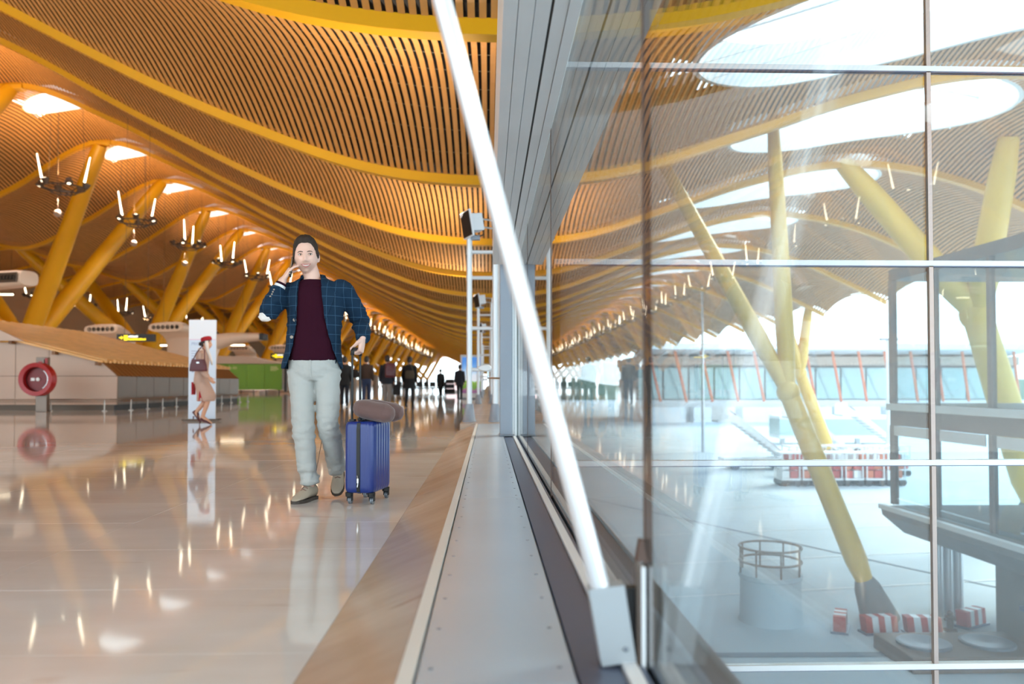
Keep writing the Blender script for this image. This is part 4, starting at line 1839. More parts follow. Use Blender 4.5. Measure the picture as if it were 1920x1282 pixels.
def add_hand(mb, wrist, f, n, thumb_side, curls, spread=.0, size=1.0, thumb=(.75, .35), r0=None):
    """Palm and five fingers. f: finger direction, n: the way the palm faces, thumb_side: sign along n x f."""
    f = Vector(f).normalized()
    n = (Vector(n) - f * f.dot(Vector(n))).normalized()
    s = n.cross(f).normalized() * thumb_side
    w = Vector(wrist)
    L = size
    rings = []
    for t, hw, hd in ((-.02, .024, .019), (.0, .026, .019), (.03, .035, .017), (.065, .041, .015), (.09, .041, .0135), (.098, .034, .010)):
        c = w + f * t * L
        rings.append([c + (s * math.cos(a) * hw + n * math.sin(a) * hd) * L for a in [2 * PI * j / 14 for j in range(14)]])
    mb.loft(rings)
    for i, (off, ln) in enumerate(((.029, .072), (.010, .080), (-.010, .074), (-.028, .058))):
        c = curls[i] if isinstance(curls, (list, tuple)) else curls
        base = w + (f * .086 + s * off) * L
        p = [w + (f * .06 + s * off * .9) * L, base]
        a = 0.0
        sp = spread * (1.5 - i) / 1.5
        for q, fr in enumerate((.45, .32, .25)):
            a += c * (.9, 1.1, .8)[q]
            d = f * math.cos(a) + n * math.sin(a) + s * sp * math.cos(a)
            p.append(p[-1] + d.normalized() * ln * fr * L)
        rr_ = [.0095 * L, .0092 * L, .0083 * L, .0076 * L, .0066 * L]
        mb.tube(p, rr_, 9, round_=True)
    # thumb leaves the side of the palm near its base
    b0 = w + (f * .022 + s * .020) * L
    d1 = (f * .62 + s * .75 + n * .25).normalized()
    d2 = (f * thumb[0] + s * thumb[1] + n * .45).normalized()
    d3 = (f * thumb[0] + s * (thumb[1] - .35) + n * .75).normalized()
    p = [b0, b0 + d1 * .040 * L, b0 + d1 * .040 * L + d2 * .034 * L, b0 + d1 * .040 * L + d2 * .034 * L + d3 * .026 * L]
    mb.tube(p, [.0125 * L, .0115 * L, .0098 * L, .0080 * L], 9, round_=True)


def ering(c, hx, hy, yaw=0.0, n=28, p=1.0):
    out = []
    for j in range(n):
        a = 2 * PI * j / n
        ca, sa = math.cos(a), math.sin(a)
        x, y = math.copysign(abs(ca) ** p, ca) * hx, math.copysign(abs(sa) ** p, sa) * hy
        out.append(Vector((c[0] + x * math.cos(yaw) - y * math.sin(yaw), c[1] + x * math.sin(yaw) + y * math.cos(yaw), c[2])))
    return out


def limb(mb, pts, rads, n=16, sub=4, round_=True):
    """Smooth tapering limb through the joints."""
    pts = [Vector(p) for p in pts]
    P_, R_ = [], []
    for i in range(len(pts) - 1):
        for q in range(sub):
            t = q / sub
            a = pts[max(i - 1, 0)]
            b, c = pts[i], pts[i + 1]
            d = pts[min(i + 2, len(pts) - 1)]
            cr = 0.5 * ((2 * b) + (c - a) * t + (2 * a - 5 * b + 4 * c - d) * t * t + (3 * b - a - 3 * c + d) * t**3)
            P_.append(b.lerp(c, t).lerp(cr, .55))
            R_.append(rads[i] + (rads[i + 1] - rads[i]) * t)
    P_.append(pts[-1])
    R_.append(rads[-1])
    mb.tube(P_, R_, n, round_=round_)


def shoe(root, ankle, toe, size, upm, solem, name='shoe', heel=.022, lace=None, high=False):
    """Shoe from the ankle joint to the toe point on the ground."""
    ankle, toe = Vector(ankle), Vector(toe)
    d = toe - ankle
    yaw = math.atan2(d.x, -d.y)
    L = size
    drop = .085
    hd = Vector((math.sin(yaw), -math.cos(yaw), 0))
    flat = math.hypot(d.x, d.y)
    pitch = math.atan2(ankle.z - drop - toe.z, max(flat, .05))
    M = Matrix.Translation(toe) @ Matrix.Rotation(yaw, 4, 'Z') @ Matrix.Rotation(pitch, 4, 'X')
    # local: toe tip at y=0, heel at y=+L, sole z=0
    st = [(.0, .012, .020, .022), (.015, .030, .034, .026), (.05, .043, .046, .03), (.09, .047, .062, .03), (.13, .044, .082, .03), (.17, .038, .105, .03), (.21, .036, .118, .03), (.25, .036, .112, .03), (.275, .030, .10, .03), (.288, .016, .08, .03)]
    k = L / .288
    rings = []
    for y, w, h, z0 in st:
        z0 = .018
        rr_ = []
        for j in range(18):
            a = 2 * PI * j / 18
            ca, sa = math.cos(a), math.sin(a)
            zz = z0 + (h - z0) * (.5 + .5 * sa)
            ww = w * math.copysign(abs(ca) ** .7, ca) * (1 if sa < .3 else (1 - .42 * (sa - .3) * min(1, y / .1)))
            rr_.append(M @ Vector((ww * k, y * k, zz * k)))
        rings.append(rr_)
    mb = MB()
    mb.loft(rings)
    o = mb.build(name, upm, root, smooth=50.0)
    mb = MB()
    out = [(-w * 1.06, y - (.004 if i == 0 else 0)) for i, (y, w, h, z) in enumerate(st)] + [(w * 1.06, y) for y, w, h, z in reversed(st)]
    mb.prism([M @ Vector((x * k, y * k, 0)) for x, y in out], M.to_3x3() @ Vector((0, 0, 0)), M.to_3x3() @ Vector((0, 0, .02)))
    if not high:
        hp = [(-.036, .19), (-.036, .26), (-.02, .286), (.02, .286), (.036, .26), (.036, .19)]
        mb.prism([M @ Vector((x * k, y * k, 0)) for x, y in hp], M.to_3x3() @ Vector((0, 0, -.012)), M.to_3x3() @ Vector((0, 0, .002)))
    mb.build('sole', solem, o)
    if lace:
        mb = MB()
        for q in range(3):
            y, z = .115 + q * .022, .083 + q * .014
            mb.tube([M @ Vector((-.022 * k, (y + .008) * k, (z - .012) * k)), M @ Vector((0, y * k, (z + .003) * k)), M @ Vector((.022 * k, (y + .008) * k, (z - .012) * k))], .0032, 6)
        mb.build('lace', lace, o)
    return o


def displace(me, amp, scale, stretch=(1, 1, 1), seed=0.0, lo=None):
    for v, nrm in zip(me.vertices, [n.vector.copy() for n in me.vertex_normals]):
        q = Vector((v.co.x * stretch[0] * scale + seed, v.co.y * stretch[1] * scale, v.co.z * stretch[2] * scale))
        a = amp if lo is None else lo(v.co) * amp
        v.co += nrm * a * (noise.noise(q) + .5 * noise.noise(q * 2.1))
    me.update()


def finish(me, name, m, parent, smooth=True):
    me.materials.clear()
    me.materials.append(m)
    me.polygons.foreach_set('use_smooth', [smooth] * len(me.polygons))
    me.name = name
    return ob(name, me, parent)


class Surf:
    """Ray target used to lay flat pieces on a body."""

    def __init__(s, me):
        s.t = BVHTree.FromPolygons([v.co for v in me.vertices], [tuple(p.vertices) for p in me.polygons])

    def front(s, x, z, back=False):
        r = s.t.ray_cast(Vector((x, 2 if back else -2, z)), Vector((0, -1 if back else 1, 0)))
        return r[0]

    def near(s, p):
        return s.t.find_nearest(Vector(p))


def strip_on(surf, left, right, off, m=8, k=14):
    """Thin double-sided strip lying on the front of a surface between two XZ polylines."""
    L_, R_ = np.array(left), np.array(right)
    tl, tr = np.linspace(0, 1, len(L_)), np.linspace(0, 1, len(R_))
    mb = MB()
    g = []
    for i in range(k + 1):
        t = i / k
        a = (np.interp(t, tl, L_[:, 0]), np.interp(t, tl, L_[:, 1]))
        b = (np.interp(t, tr, R_[:, 0]), np.interp(t, tr, R_[:, 1]))
        row = []
        for j in range(m + 1):
            s_ = j / m
            x, z = a[0] + (b[0] - a[0]) * s_, a[1] + (b[1] - a[1]) * s_
            p = surf.front(x, z)
            row.append(p - Vector((0, off, 0)) if p else None)
        g.append(row)
    for row in g:
        last = next((p for p in row if p), Vector((0, 0, 0)))
        for j, p in enumerate(row):
            if p is None:
                row[j] = last.copy()
            last = row[j]
    n = m + 1
    vv = [p for r in g for p in r] + [p + Vector((0, off * .9, 0)) for r in g for p in r]
    o = n * (k + 1)
    fs = []
    for i in range(k):
        for j in range(m):
            a = i * n + j
            fs.append((a, a + n, a + n + 1, a + 1))
            fs.append((o + a, o + a + 1, o + a + n + 1, o + a + n))
    for i in range(k):
        for j in (0, m):
            a = i * n + j
            fs.append((a, a + n, o + a + n, o + a))
    for j in range(m):
        for i in (0, k):
            a = i * n + j
            fs.append((a, a + 1, o + a + 1, o + a))
    mb.add(vv, fs)
    return mb


# ================================================================== the walking man
MX, MY = -1.18, 5.40
man = thing('person', 'man in a dark checked blazer and pale trousers walking with a phone at his ear', 'person', (MX, MY, 0))
J = dict(
    pelvis=Vector((.005, .02, .93)), waist=Vector((.01, .01, 1.10)), chest=Vector((.02, .0, 1.30)), neck=Vector((.005, .0, 1.475)),
    shR=Vector((-.165, .0, 1.395)), elR=Vector((-.268, -.13, 1.232)), wrR=Vector((-.176, -.085, 1.455)),
    shL=Vector((.205, .0, 1.415)), elL=Vector((.305, .12, 1.205)), wrL=Vector((.345, -.035, 1.088)),
    hpR=Vector((-.078, .02, .92)), knR=Vector((-.042, -.06, .49)), anR=Vector((-.008, -.02, .105)),
    hpL=Vector((.098, .02, .92)), knL=Vector((.118, -.03, .50)), anL=Vector((.142, .20, .165)))
HM = Matrix.Translation((-.036, -.035, 1.624)) @ Matrix.Rotation(R(9), 4, 'Z') @ Matrix.Rotation(R(-4), 4, 'Y') @ Matrix.Rotation(R(3), 4, 'X')
HM = HM @ Matrix.Scale(1.03, 4)
TORSO = [  # z, cx, cy, hx, hy
    (.80, .008, .02, .150, .105), (.90, .008, .02, .168, .118), (.99, .008, .015, .160, .112), (1.08, .010, .01, .152, .108),
    (1.18, .015, .005, .158, .112), (1.28, .02, .0, .172, .120), (1.36, .02, .0, .178, .115), (1.41, .02, .0, .165, .098), (1.445, .015, .0, .125, .080), (1.475, .008, .0, .075, .064)]

mb = MB()
mb.loft([ering((cx, cy_, z), hx - .016 - (.02 if z < .95 else 0), hy - .014 - (.02 if z < .95 else 0)) for z, cx, cy_, hx, hy in TORSO])
mb.tube([(.008, .005, 1.42), (-.004, -.004, 1.50), (-.028, -.018, 1.575)], [.064, .054, .055], 20)
add_head(mb, HM)
for s in 'RL':
    limb(mb, [J['sh' + s], J['el' + s], J['wr' + s]], [.042, .038, .027])
    limb(mb, [J['hp' + s] + Vector((0, .01, -.05)), J['kn' + s], J['an' + s]], [.072, .052, .038])
add_hand(mb, J['wrR'], Vector((.10, -.005, .16)), (.80, .35, -.25), -1, [.30, .36, .42, .34], spread=.16, thumb=(.75, .25))
hL = Vector((-.22, -.35, -.80))
add_hand(mb, J['wrL'], (-.12, -.14, -1), (-1, .12, -.1), 1, [.95, 1.0, 1.0, .98], size=1.12, thumb=(.45, -.25))
body_me = fuse(mb, .0042, 1)
finish(body_me, 'body', SKIN, man)
SF = Surf(body_me)
hairo = hair_mesh(HM).build('hair', HAIRB, man, smooth=True)


def on_face(x, z, off=0.0):
    """Point on the face at head-local (x, z)."""
    Mi = HM.to_3x3()
    o_ = HM @ Vector((x, -.3, z))
    r_ = SF.t.ray_cast(o_, (Mi @ Vector((0, 1, 0))).normalized())
    p_ = r_[0] if r_[0] else HM @ head_point(Vector((x / .076, -1, z / .118)).normalized())
    return p_ - (Mi @ Vector((0, 1, 0))).normalized() * off


def face_tube(pts, rad, off, name, m, parent=man, flat=None):
    mb_ = MB()
    mb_.tube([on_face(x, z, off) for x, z in pts], rad, 8, round_=True, flat=flat)
    return mb_.build(name, m, parent, smooth=True)


for s in (-1, 1):
    face_tube([(s * .014, .0200), (s * .026, .0232), (s * .038, .0225), (s * .047, .0165)], [.0026, .0036, .0030, .0015], -.0012, 'eyebrow', BROWM)
    c = on_face(s * .0305, .003, -.0050)
    fd = (HM.to_3x3() @ Vector((.30, -1, .05))).normalized()
    E = HM.to_3x3().to_4x4()
    mb = MB()
    mb.ell(c, (.0128, .0080, .0054), E, 14, 10)
    e = mb.build('eye', EYEW, man, smooth=True)
    mb = MB()
    mb.ell(c + fd * .0062, (.0052, .0030, .0050), E, 12, 8)
    mb.build('iris', IRIS, e, smooth=True)
    face_tube([(s * .017, .003), (s * .024, .0085), (s * .032, .0100), (s * .040, .0080), (s * .046, .002)], [.0010, .0015, .0017, .0015, .0009], .0006, 'eyelid', BROWM)
    face_tube([(s * .018, -.001), (s * .030, -.0048), (s * .043, -.001)], [.0010, .0016, .0010], .0006, 'lower_eyelid', SKIN2)
mb = MB()
pts = [(-.021, -.0605), (-.012, -.0655), (0, -.0670), (.012, -.0655), (.021, -.0605)]
mb.tube([on_face(x, z, .0004) for x, z in pts], [.0022, .0048, .0056, .0048, .0022], 10, round_=True, flat=(1, .55))
teeth = mb.build('teeth', TEETH, man, smooth=True)
face_tube([(-.029, -.0565), (-.015, -.0598), (-.005, -.0602), (0, -.0610), (.005, -.0602), (.015, -.0598), (.029, -.0565)], [.0016, .0026, .003, .0028, .003, .0026, .0016], .0012, 'upper_lip', LIP)
face_tube([(-.027, -.0580), (-.016, -.0705), (0, -.0755), (.016, -.0705), (.027, -.0580)], [.0016, .0032, .0042, .0032, .0016], .0008, 'lower_lip', LIP)
face_tube([(-.030, -.0565), (-.0265, -.0595)], .0014, .0012, 'mouth_corner', BROWM)
face_tube([(.030, -.0565), (.0265, -.0595)], .0014, .0012, 'mouth_corner', BROWM)

# stubble and lip tone are part of the skin material
t = SKIN.node_tree
bs = t.nodes['Principled BSDF']
tcn = t.nodes.new('ShaderNodeTexCoord')
mpn = t.nodes.new('ShaderNodeVectorMath')
mpn.operation = 'SUBTRACT'
mpn.inputs[1].default_value = HM @ Vector((0, -.075, -.075))
t.links.new(tcn.outputs['Object'], mpn.inputs[0])
sc_ = t.nodes.new('ShaderNodeVectorMath')
sc_.operation = 'MULTIPLY'
sc_.inputs[1].default_value = (1 / .070, 1 / .085, 1 / .044)
t.links.new(mpn.outputs[0], sc_.inputs[0])
ln = t.nodes.new('ShaderNodeVectorMath')
ln.operation = 'LENGTH'
t.links.new(sc_.outputs[0], ln.inputs[0])
rp = t.nodes.new('ShaderNodeValToRGB')
rp.color_ramp.elements[0].position, rp.color_ramp.elements[0].color = .45, (.42, .42, .42, 1)
rp.color_ramp.elements[1].position, rp.color_ramp.elements[1].color = 1.05, (0, 0, 0, 1)
t.links.new(ln.outputs['Value'], rp.inputs[0])
mxn = t.nodes.new('ShaderNodeMix')
mxn.data_type = 'RGBA'
mxn.inputs['A'].default_value = rgb(238, 196, 178)
mxn.inputs['B'].default_value = rgb(132, 100, 84)
t.links.new(rp.outputs[0], mxn.inputs['Factor'])
t.links.new(mxn.outputs['Result'], bs.inputs['Base Color'])

# sweater
SWEAT = mat('burgundy_knit', (50, 12, 30), .9, spec=.15, bump=.25, bscale=420)
mb = MB()
rings = []
for z, cx, cy_, hx, hy in TORSO:
    if z < .95:
        continue
    if z > 1.46:
        z = 1.468
        hx, hy = .072, .066
    rings.append(ering((cx, cy_ - .002, z), hx + .006, hy + .006))
rings = [ering((.008, .013, .925), .163, .115), ering((.008, .013, .955), .168, .120)] + rings
mb.loft(rings)
me = fuse(mb, .006, 2)
displace(me, .004, 14, (1, 1, .5), 3)
swo = finish(me, 'sweater', SWEAT, man)
mb = MB()
mb.tube([(.004 + .068 * math.cos(a), -.002 + .062 * math.sin(a), 1.469 + .012 * math.sin(a)) for a in [2 * PI * j / 32 for j in range(32)]], .006, 8, closed=True)
mb.build('neckband', SWEAT, swo, smooth=True)
mb = MB()
w = J['wrR']
d = (J['wrR'] - J['elR']).normalized()
mb.tube([w - d * .055, w - d * .02], [.036, .034], 16)
mb.build('cuff', SWEAT, man, smooth=40.0)
mb = MB()
mb.tube([w - d * .060, w - d * .036], [.0385, .037], 16)
mb.build('shirt_cuff', WHITE_P, man, smooth=40.0)

# trousers
TROU = mat('pale_grey_chino', (178, 181, 178), .75, bump=.18, bscale=28, stretch=(1, 1, 2))
mb = MB()
mb.loft([ering((.008, .02, .965), .160, .114), ering((.008, .02, .92), .170, .122), ering((.010, .02, .86), .172, .122), ering((.010, .015, .82), .160, .108), ering((.010, .01, .795), .13, .085)])
for s in 'RL':
    h, k, a = J['hp' + s], J['kn' + s], J['an' + s]
    e = a + (a - k).normalized() * -.005
    limb(mb, [h + Vector((0, 0, -.06)), h.lerp(k, .5), k, k.lerp(e, .55), e], [.092, .080, .072, .066, .062], n=20, round_=False)
me = fuse(mb, .007, 3)


def folds(co):
    z = co.z
    return .55 + 1.3 * math.exp(-((z - .16) / .08) ** 2) + .9 * math.exp(-((z - .48) / .10) ** 2) + .3 * math.exp(-((z - .82) / .07) ** 2)


displace(me, .0085, 9, (.8, .8, 2.2), 5, folds)
displace(me, .0030, 26, (1, 1, 1.6), 8, folds)
tro = finish(me, 'trousers', TROU, man)
TS = Surf(me)
strip_on(TS, [(.004, .935), (.008, .80)], [(.016, .935), (.016, .80)], .004, 1, 8).build('fly_seam', TROU, tro)
strip_on(TS, [(-.150, .90), (-.115, .935)], [(-.144, .895), (-.109, .930)], .004, 1, 6).build('pocket_edge', TROU, tro)
strip_on(TS, [(.158, .89), (.125, .935)], [(.152, .885), (.119, .930)], .004, 1, 6).build('pocket_edge', TROU, tro)

# shoes
SUEDE = mat('grey_beige_suede', (176, 164, 146), .85, bump=.2, bscale=200)
SOLE = mat('dark_sole', (70, 62, 56), .7)
LACE = mat('brown_lace', (140, 110, 98), .8)
shoe(man, J['anR'] + Vector((0, .0, -.02)), (-.062, -.215, 0), .285, SUEDE, SOLE, lace=LACE)
shoe(man, (.142, .235, .19), (.155, .075, .012), .27, SUEDE, SOLE, lace=LACE)

# blazer
def checkmat(name, base, line, step=.062):
    m = mat(name, base, .85, spec=.2)
    t_ = m.node_tree
    b_ = t_.nodes['Principled BSDF']
    tc_ = t_.nodes.new('ShaderNodeTexCoord')
    sp_ = t_.nodes.new('ShaderNodeSeparateXYZ')
    t_.links.new(tc_.outputs['Object'], sp_.inputs[0])

    def M_(op, a, b=None, c=None):
        n_ = t_.nodes.new('ShaderNodeMath')
        n_.operation = op
        for i_, v_ in enumerate((a, b, c)):
            if v_ is None:
                continue
            if isinstance(v_, (int, float)):
                n_.inputs[i_].default_value = v_
            else:
                t_.links.new(v_, n_.inputs[i_])
        return n_.outputs[0]
    ln_ = []
    for ax, stp in (('X', step * .8), ('Z', step)):
        fr = M_('FRACT', M_('DIVIDE', M_('ADD', sp_.outputs[ax], 10.0), stp))
        ln_.append(M_('LESS_THAN', fr, .045 if ax == 'Z' else .045))
    mx_ = M_('MAXIMUM', ln_[0], ln_[1])
    no = t_.nodes.new('ShaderNodeTexNoise')
    no.inputs['Scale'].default_value = 500
    t_.links.new(tc_.outputs['Object'], no.inputs['Vector'])
    fac = M_('MULTIPLY', mx_, .36)
    mm = t_.nodes.new('ShaderNodeMix')
    mm.data_type = 'RGBA'
    mm.inputs['A'].default_value = rgb(*base)
    mm.inputs['B'].default_value = rgb(*line)
    t_.links.new(fac, mm.inputs['Factor'])
    t_.links.new(mm.outputs['Result'], b_.inputs['Base Color'])
    bp = t_.nodes.new('ShaderNodeBump')
    bp.inputs['Strength'].default_value = .15
    bp.inputs['Distance'].default_value = .002
    t_.links.new(no.outputs['Fac'], bp.inputs['Height'])
    t_.links.new(bp.outputs[0], b_.inputs['Normal'])
    return m


BLAZ = checkmat('navy_windowpane_wool', (22, 46, 68), (92, 134, 166))
mb = MB()
JT = [(.872, -.002, .02, .206, .150), (.92, .0, .02, .200, .146), (1.0, .006, .015, .186, .136), (1.09, .012, .01, .178, .130), (1.18, .017, .005, .181, .131), (1.28, .022, .0, .192, .136), (1.36, .022, .0, .197, .130), (1.41, .02, .0, .196, .112), (1.445, .018, .0, .160, .096), (1.478, .010, .004, .094, .080), (1.50, .004, .006, .074, .072)]
mb.loft([ering((cx, cy_, z), hx, hy, p=.9) for z, cx, cy_, hx, hy in JT])
for s in 'RL':
    a, b, c = J['sh' + s], J['el' + s], J['wr' + s]
    e = c + (b - c).normalized() * (.055 if s == 'R' else -.022)
    limb(mb, [a + Vector((0.05 if s == 'R' else -.05, 0, .0)), a + Vector((0, 0, -.012)), a.lerp(b, .5), b, b.lerp(e, .5), e], [.058, .070, .066, .060, .056, .048], n=18, round_=False)
VX = .0062
me = fuse(mb, VX, 2)


def jf(co):
    w_ = .35
    for s in 'RL':
        w_ += 1.5 * math.exp(-((co - J['el' + s]).length / .12) ** 2)
    return w_ + .6 * math.exp(-((co.z - 1.15) / .1) ** 2)


displace(me, .008, 13, (.7, .7, 2.0), 9, jf)
ED_Z = [.86, .90, .95, 1.0, 1.05, 1.10, 1.17, 1.25, 1.35, 1.43, 1.48, 1.52]
ED_L = [-.165, -.148, -.128, -.112, -.100, -.091, -.082, -.076, -.072, -.071, -.066, -.058]
ED_R = [.205, .186, .168, .150, .136, .124, .110, .098, .088, .076, .066, .058]
bm = bmesh.new()
bm.from_mesh(me)
for v in bm.verts:
    c = v.co
    if c.y < .012 and .8 < c.z < 1.56:
        xl, xr = np.interp(c.z, ED_Z, ED_L), np.interp(c.z, ED_Z, ED_R)
        for xe in (xl, xr):
            if abs(c.x - xe) < VX * .75:
                c.x = xe
dead = []
for f_ in bm.faces:
    c = f_.calc_center_median()
    xl, xr = np.interp(c.z, ED_Z, ED_L), np.interp(c.z, ED_Z, ED_R)
    yl = .012 if c.z < 1.44 else -.028
    if (c.y < yl and xl < c.x < xr) or (c.z > 1.495 and abs(c.x) < .09):
        dead.append(f_)
    elif c.z < .876 and abs(f_.normal.z) > .6 and ((c.x) / .19) ** 2 + ((c.y - .02) / .135) ** 2 < 1:
        dead.append(f_)
for s in 'RL':
    w = J['wr' + s]
bmesh.ops.delete(bm, geom=dead, context='FACES')
for q in range(4):
    tee = [f for f in bm.faces if sum(e.is_boundary for e in f.edges) >= 2]
    bmesh.ops.delete(bm, geom=tee, context='FACES')
    loose = [v for v in bm.verts if not v.link_faces]
    bmesh.ops.delete(bm, geom=loose, context='VERTS')
for q in range(30):
    nw = {}
    for v in bm.verts:
        if v.is_boundary:
            nb = [e.other_vert(v).co for e in v.link_edges if e.is_boundary]
            if len(nb) == 2:
                nw[v] = v.co * .4 + (nb[0] + nb[1]) * .3
    for v, c in nw.items():
        v.co = c
bm.to_mesh(me)
bm.free()
jk = finish(me, 'blazer', BLAZ, man)
so = jk.modifiers.new('cloth', 'SOLIDIFY')
so.thickness, so.offset = .006, -1
JS = Surf(me)
# lapels
LAPM = BLAZ
lapL = strip_on(JS, [(-.060, 1.475), (-.086, 1.440), (-.132, 1.385), (-.148, 1.352), (-.128, 1.300), (-.105, 1.240), (-.086, 1.175)],
                [(-.060, 1.474), (-.070, 1.44), (-.0735, 1.40), (-.075, 1.36), (-.078, 1.30), (-.079, 1.25), (-.083, 1.172)], .011, 8, 24)
lapL.build('lapel', LAPM, jk, smooth=30.0)
lapR = strip_on(JS, [(.062, 1.474), (.077, 1.44), (.084, 1.40), (.090, 1.36), (.095, 1.30), (.100, 1.25), (.108, 1.185)],
                [(.062, 1.476), (.098, 1.452), (.150, 1.405), (.172, 1.375), (.160, 1.315), (.136, 1.25), (.110, 1.183)], .011, 8, 24)
lapR.build('lapel', LAPM, jk, smooth=30.0)
mb = MB()
arc = [(.004 + (.072) * math.cos(a), .004 + .068 * math.sin(a), 1.488 + .012 * math.sin(a)) for a in np.linspace(-.45, PI + .45, 22)]
mb.tube(arc, [.006] + [.013] * 20 + [.006], 8, flat=(1, 1.3))
mb.build('collar', BLAZ, jk, smooth=True)
strip_on(JS, [(.118, 1.040), (.196, 1.052)], [(.118, 1.012), (.196, 1.026)], .006, 1, 8).build('pocket_flap', BLAZ, jk)
strip_on(JS, [(.112, 1.322), (.168, 1.334)], [(.114, 1.302), (.170, 1.314)], .005, 1, 6).build('breast_pocket', BLAZ, jk)
BTN = mat('horn_button', (160, 146, 130), .35)
for x, z in ((-.092, 1.192), (-.113, 1.080)):
    p = JS.front(x, z)
    if p:
        mb = MB()
        mb.lathe([(.001, -.004), (.010, -.004), (.011, .002), (.008, .004), (.001, .003)], Matrix.Translation(p + Vector((0, -.004, 0))) @ Matrix.Rotation(PI / 2, 4, 'X'), 14)
        mb.build('button', BTN, jk)
d = (J['wrR'] - J['elR']).normalized()
for q in range(4):
    p = J['wrR'] - d * (.075 + q * .017) + Vector((-.02, -.08, 0))
    r_ = JS.t.ray_cast(p, Vector((.3, 1, 0)).normalized())
    if r_[0]:
        mb = MB()
        mb.ell(r_[0], (.006, .004, .006), None, 10, 6)
        mb.build('cuff_button', BTN, jk, smooth=True)
PATCH = mat('white_elbow_patch', (238, 234, 230), .8)
mb = MB()
c0 = J['elR'] + Vector((-.030, -.012, -.034))
vv, fs = [], []
ax = (J['wrR'] - J['shR']).normalized()
out = Vector((-.45, -.35, -.85)).normalized()
tx_ = out.cross(ax).normalized()
ty_ = out.cross(tx_).normalized()
rgs = []
for rr_ in (.001, .012, .024, .034, .042):
    ring = []
    for j in range(20):
        a = 2 * PI * j / 20
        o_ = J['elR'] + out * .25 + tx_ * rr_ * 1.5 * math.cos(a) + ty_ * rr_ * 1.05 * math.sin(a)
        r_ = JS.near(J['elR'] + out * .055 + tx_ * rr_ * 1.5 * math.cos(a) + ty_ * rr_ * 1.05 * math.sin(a))
        p = r_[0] + r_[1] * (.004 if r_[1].dot(out) > 0 else -.004)
        ring.append(p)
    rgs.append(ring)
rgs.append([p - out * .006 for p in rgs[-1]])
mb.loft(rgs)
mb.build('elbow_patch', PATCH, jk, smooth=40.0)

# phone
ph = thing('phone', 'slim dark phone with a pale edge held against the walking man\'s ear', 'phone', (MX, MY, 0))
pc = Vector((-.122, -.078, 1.545))
PM = Matrix.Translation(pc) @ Matrix.Rotation(R(6), 4, 'Z') @ Matrix.Rotation(R(6), 4, 'Y') @ Matrix.Rotation(R(-18), 4, 'X')
mb = MB()
mb.cbox((0, 0, 0), (.009, .064, .125), b=.003, M=PM)
mb.build('body', CHROME, ph)
mb = MB()
mb.cbox((.0048, 0, 0), (.001, .058, .115), M=PM)
mb.cbox((-.0048, 0, 0), (.001, .060, .119), M=PM)
mb.build('screen', BLACK, ph)

# ================================================================== suitcase and neck pillow
BLUE = mat('royal_blue_shell', (8, 42, 118), .3, spec=.5, coat=.25, bump=.05, bscale=350)
SX, SY = -.79, 5.32
sc0 = thing('suitcase', 'blue ribbed hard-shell cabin suitcase with a black zip and raised handle', 'suitcase', (SX, SY, 0), R(-11))
ZL, ZH = .075, .53
TX, TY = .195, .37             # thickness, width


def casering(k, z, dz):
    """Rounded rectangle with ribs on the two broad sides."""
    out = []
    hx, hy, r_ = TX / 2 * k[0], TY / 2 * k[1], .035
    seq = []
    for cx, cy_, a0 in ((hx - r_, hy - r_, 0), (-hx + r_, hy - r_, PI / 2), (-hx + r_, -hy + r_, PI), (hx - r_, -hy + r_, 3 * PI / 2)):
        seq.append([(cx + r_ * math.cos(a0 + PI / 2 * j / 6), cy_ + r_ * math.sin(a0 + PI / 2 * j / 6)) for j in range(7)])
    for i in range(4):
        out += seq[i]
        a, b = seq[i][-1], seq[(i + 1) % 4][0]
        m_ = 36 if i in (1, 3) else 24
        for j in range(1, m_):
            t_ = j / m_
            x, y = a[0] + (b[0] - a[0]) * t_, a[1] + (b[1] - a[1]) * t_
            if i in (1, 3):
                w_ = .0045 * (.5 - .5 * math.cos(2 * PI * t_ * 6)) * dz
                x += math.copysign(w_, x)
            else:
                g_ = sum(math.exp(-((x - q) / .0035) ** 2) for q in (-.055, -.070, .055, .070))
                y -= math.copysign(.0028, y) * g_ * dz
            out.append((x, y))
    return [(x, y, z) for x, y in out]


mb = MB()
rg = []
for t_ in np.linspace(0, PI / 2, 7):
    rg.append(casering((1 - .14 * (1 - math.sin(t_)), 1 - .10 * (1 - math.sin(t_))), ZL + .04 * (1 - math.cos(t_)), math.sin(t_)))
rg.append(casering((1, 1), (ZL + ZH) / 2, 1))
for t_ in np.linspace(PI / 2, 0, 7):
    rg.append(casering((1 - .14 * (1 - math.sin(t_)), 1 - .10 * (1 - math.sin(t_))), ZH - .04 * (1 - math.cos(t_)), math.sin(t_)))
mb.loft(rg)
mb.build('shell', BLUE, sc0, smooth=35.0)
mb = MB()
hy = TY / 2 + .0025
path = [(0, -hy + .03, ZL - .001), (0, -hy + .006, ZL + .012), (0, -hy, ZL + .045), (0, -hy, ZH - .045), (0, -hy + .008, ZH - .010), (0, -hy + .035, ZH + .002), (0, hy - .035, ZH + .002), (0, hy - .008, ZH - .010), (0, hy, ZH - .045), (0, hy, ZL + .045), (0, hy - .006, ZL + .012), (0, hy - .03, ZL - .001)]
rings = []
for i, p in enumerate(path):
    a = Vector(path[max(i - 1, 0)])
    b = Vector(path[min(i + 1, len(path) - 1)])
    d_ = (b - a).normalized()
    nn = Vector((1, 0, 0)).cross(d_).normalized() * .003
    rings.append([Vector(p) + Vector((-.0115, 0, 0)) - nn, Vector(p) + Vector((.0115, 0, 0)) - nn, Vector(p) + Vector((.0115, 0, 0)) + nn, Vector(p) + Vector((-.0115, 0, 0)) + nn])
mb.loft(rings)
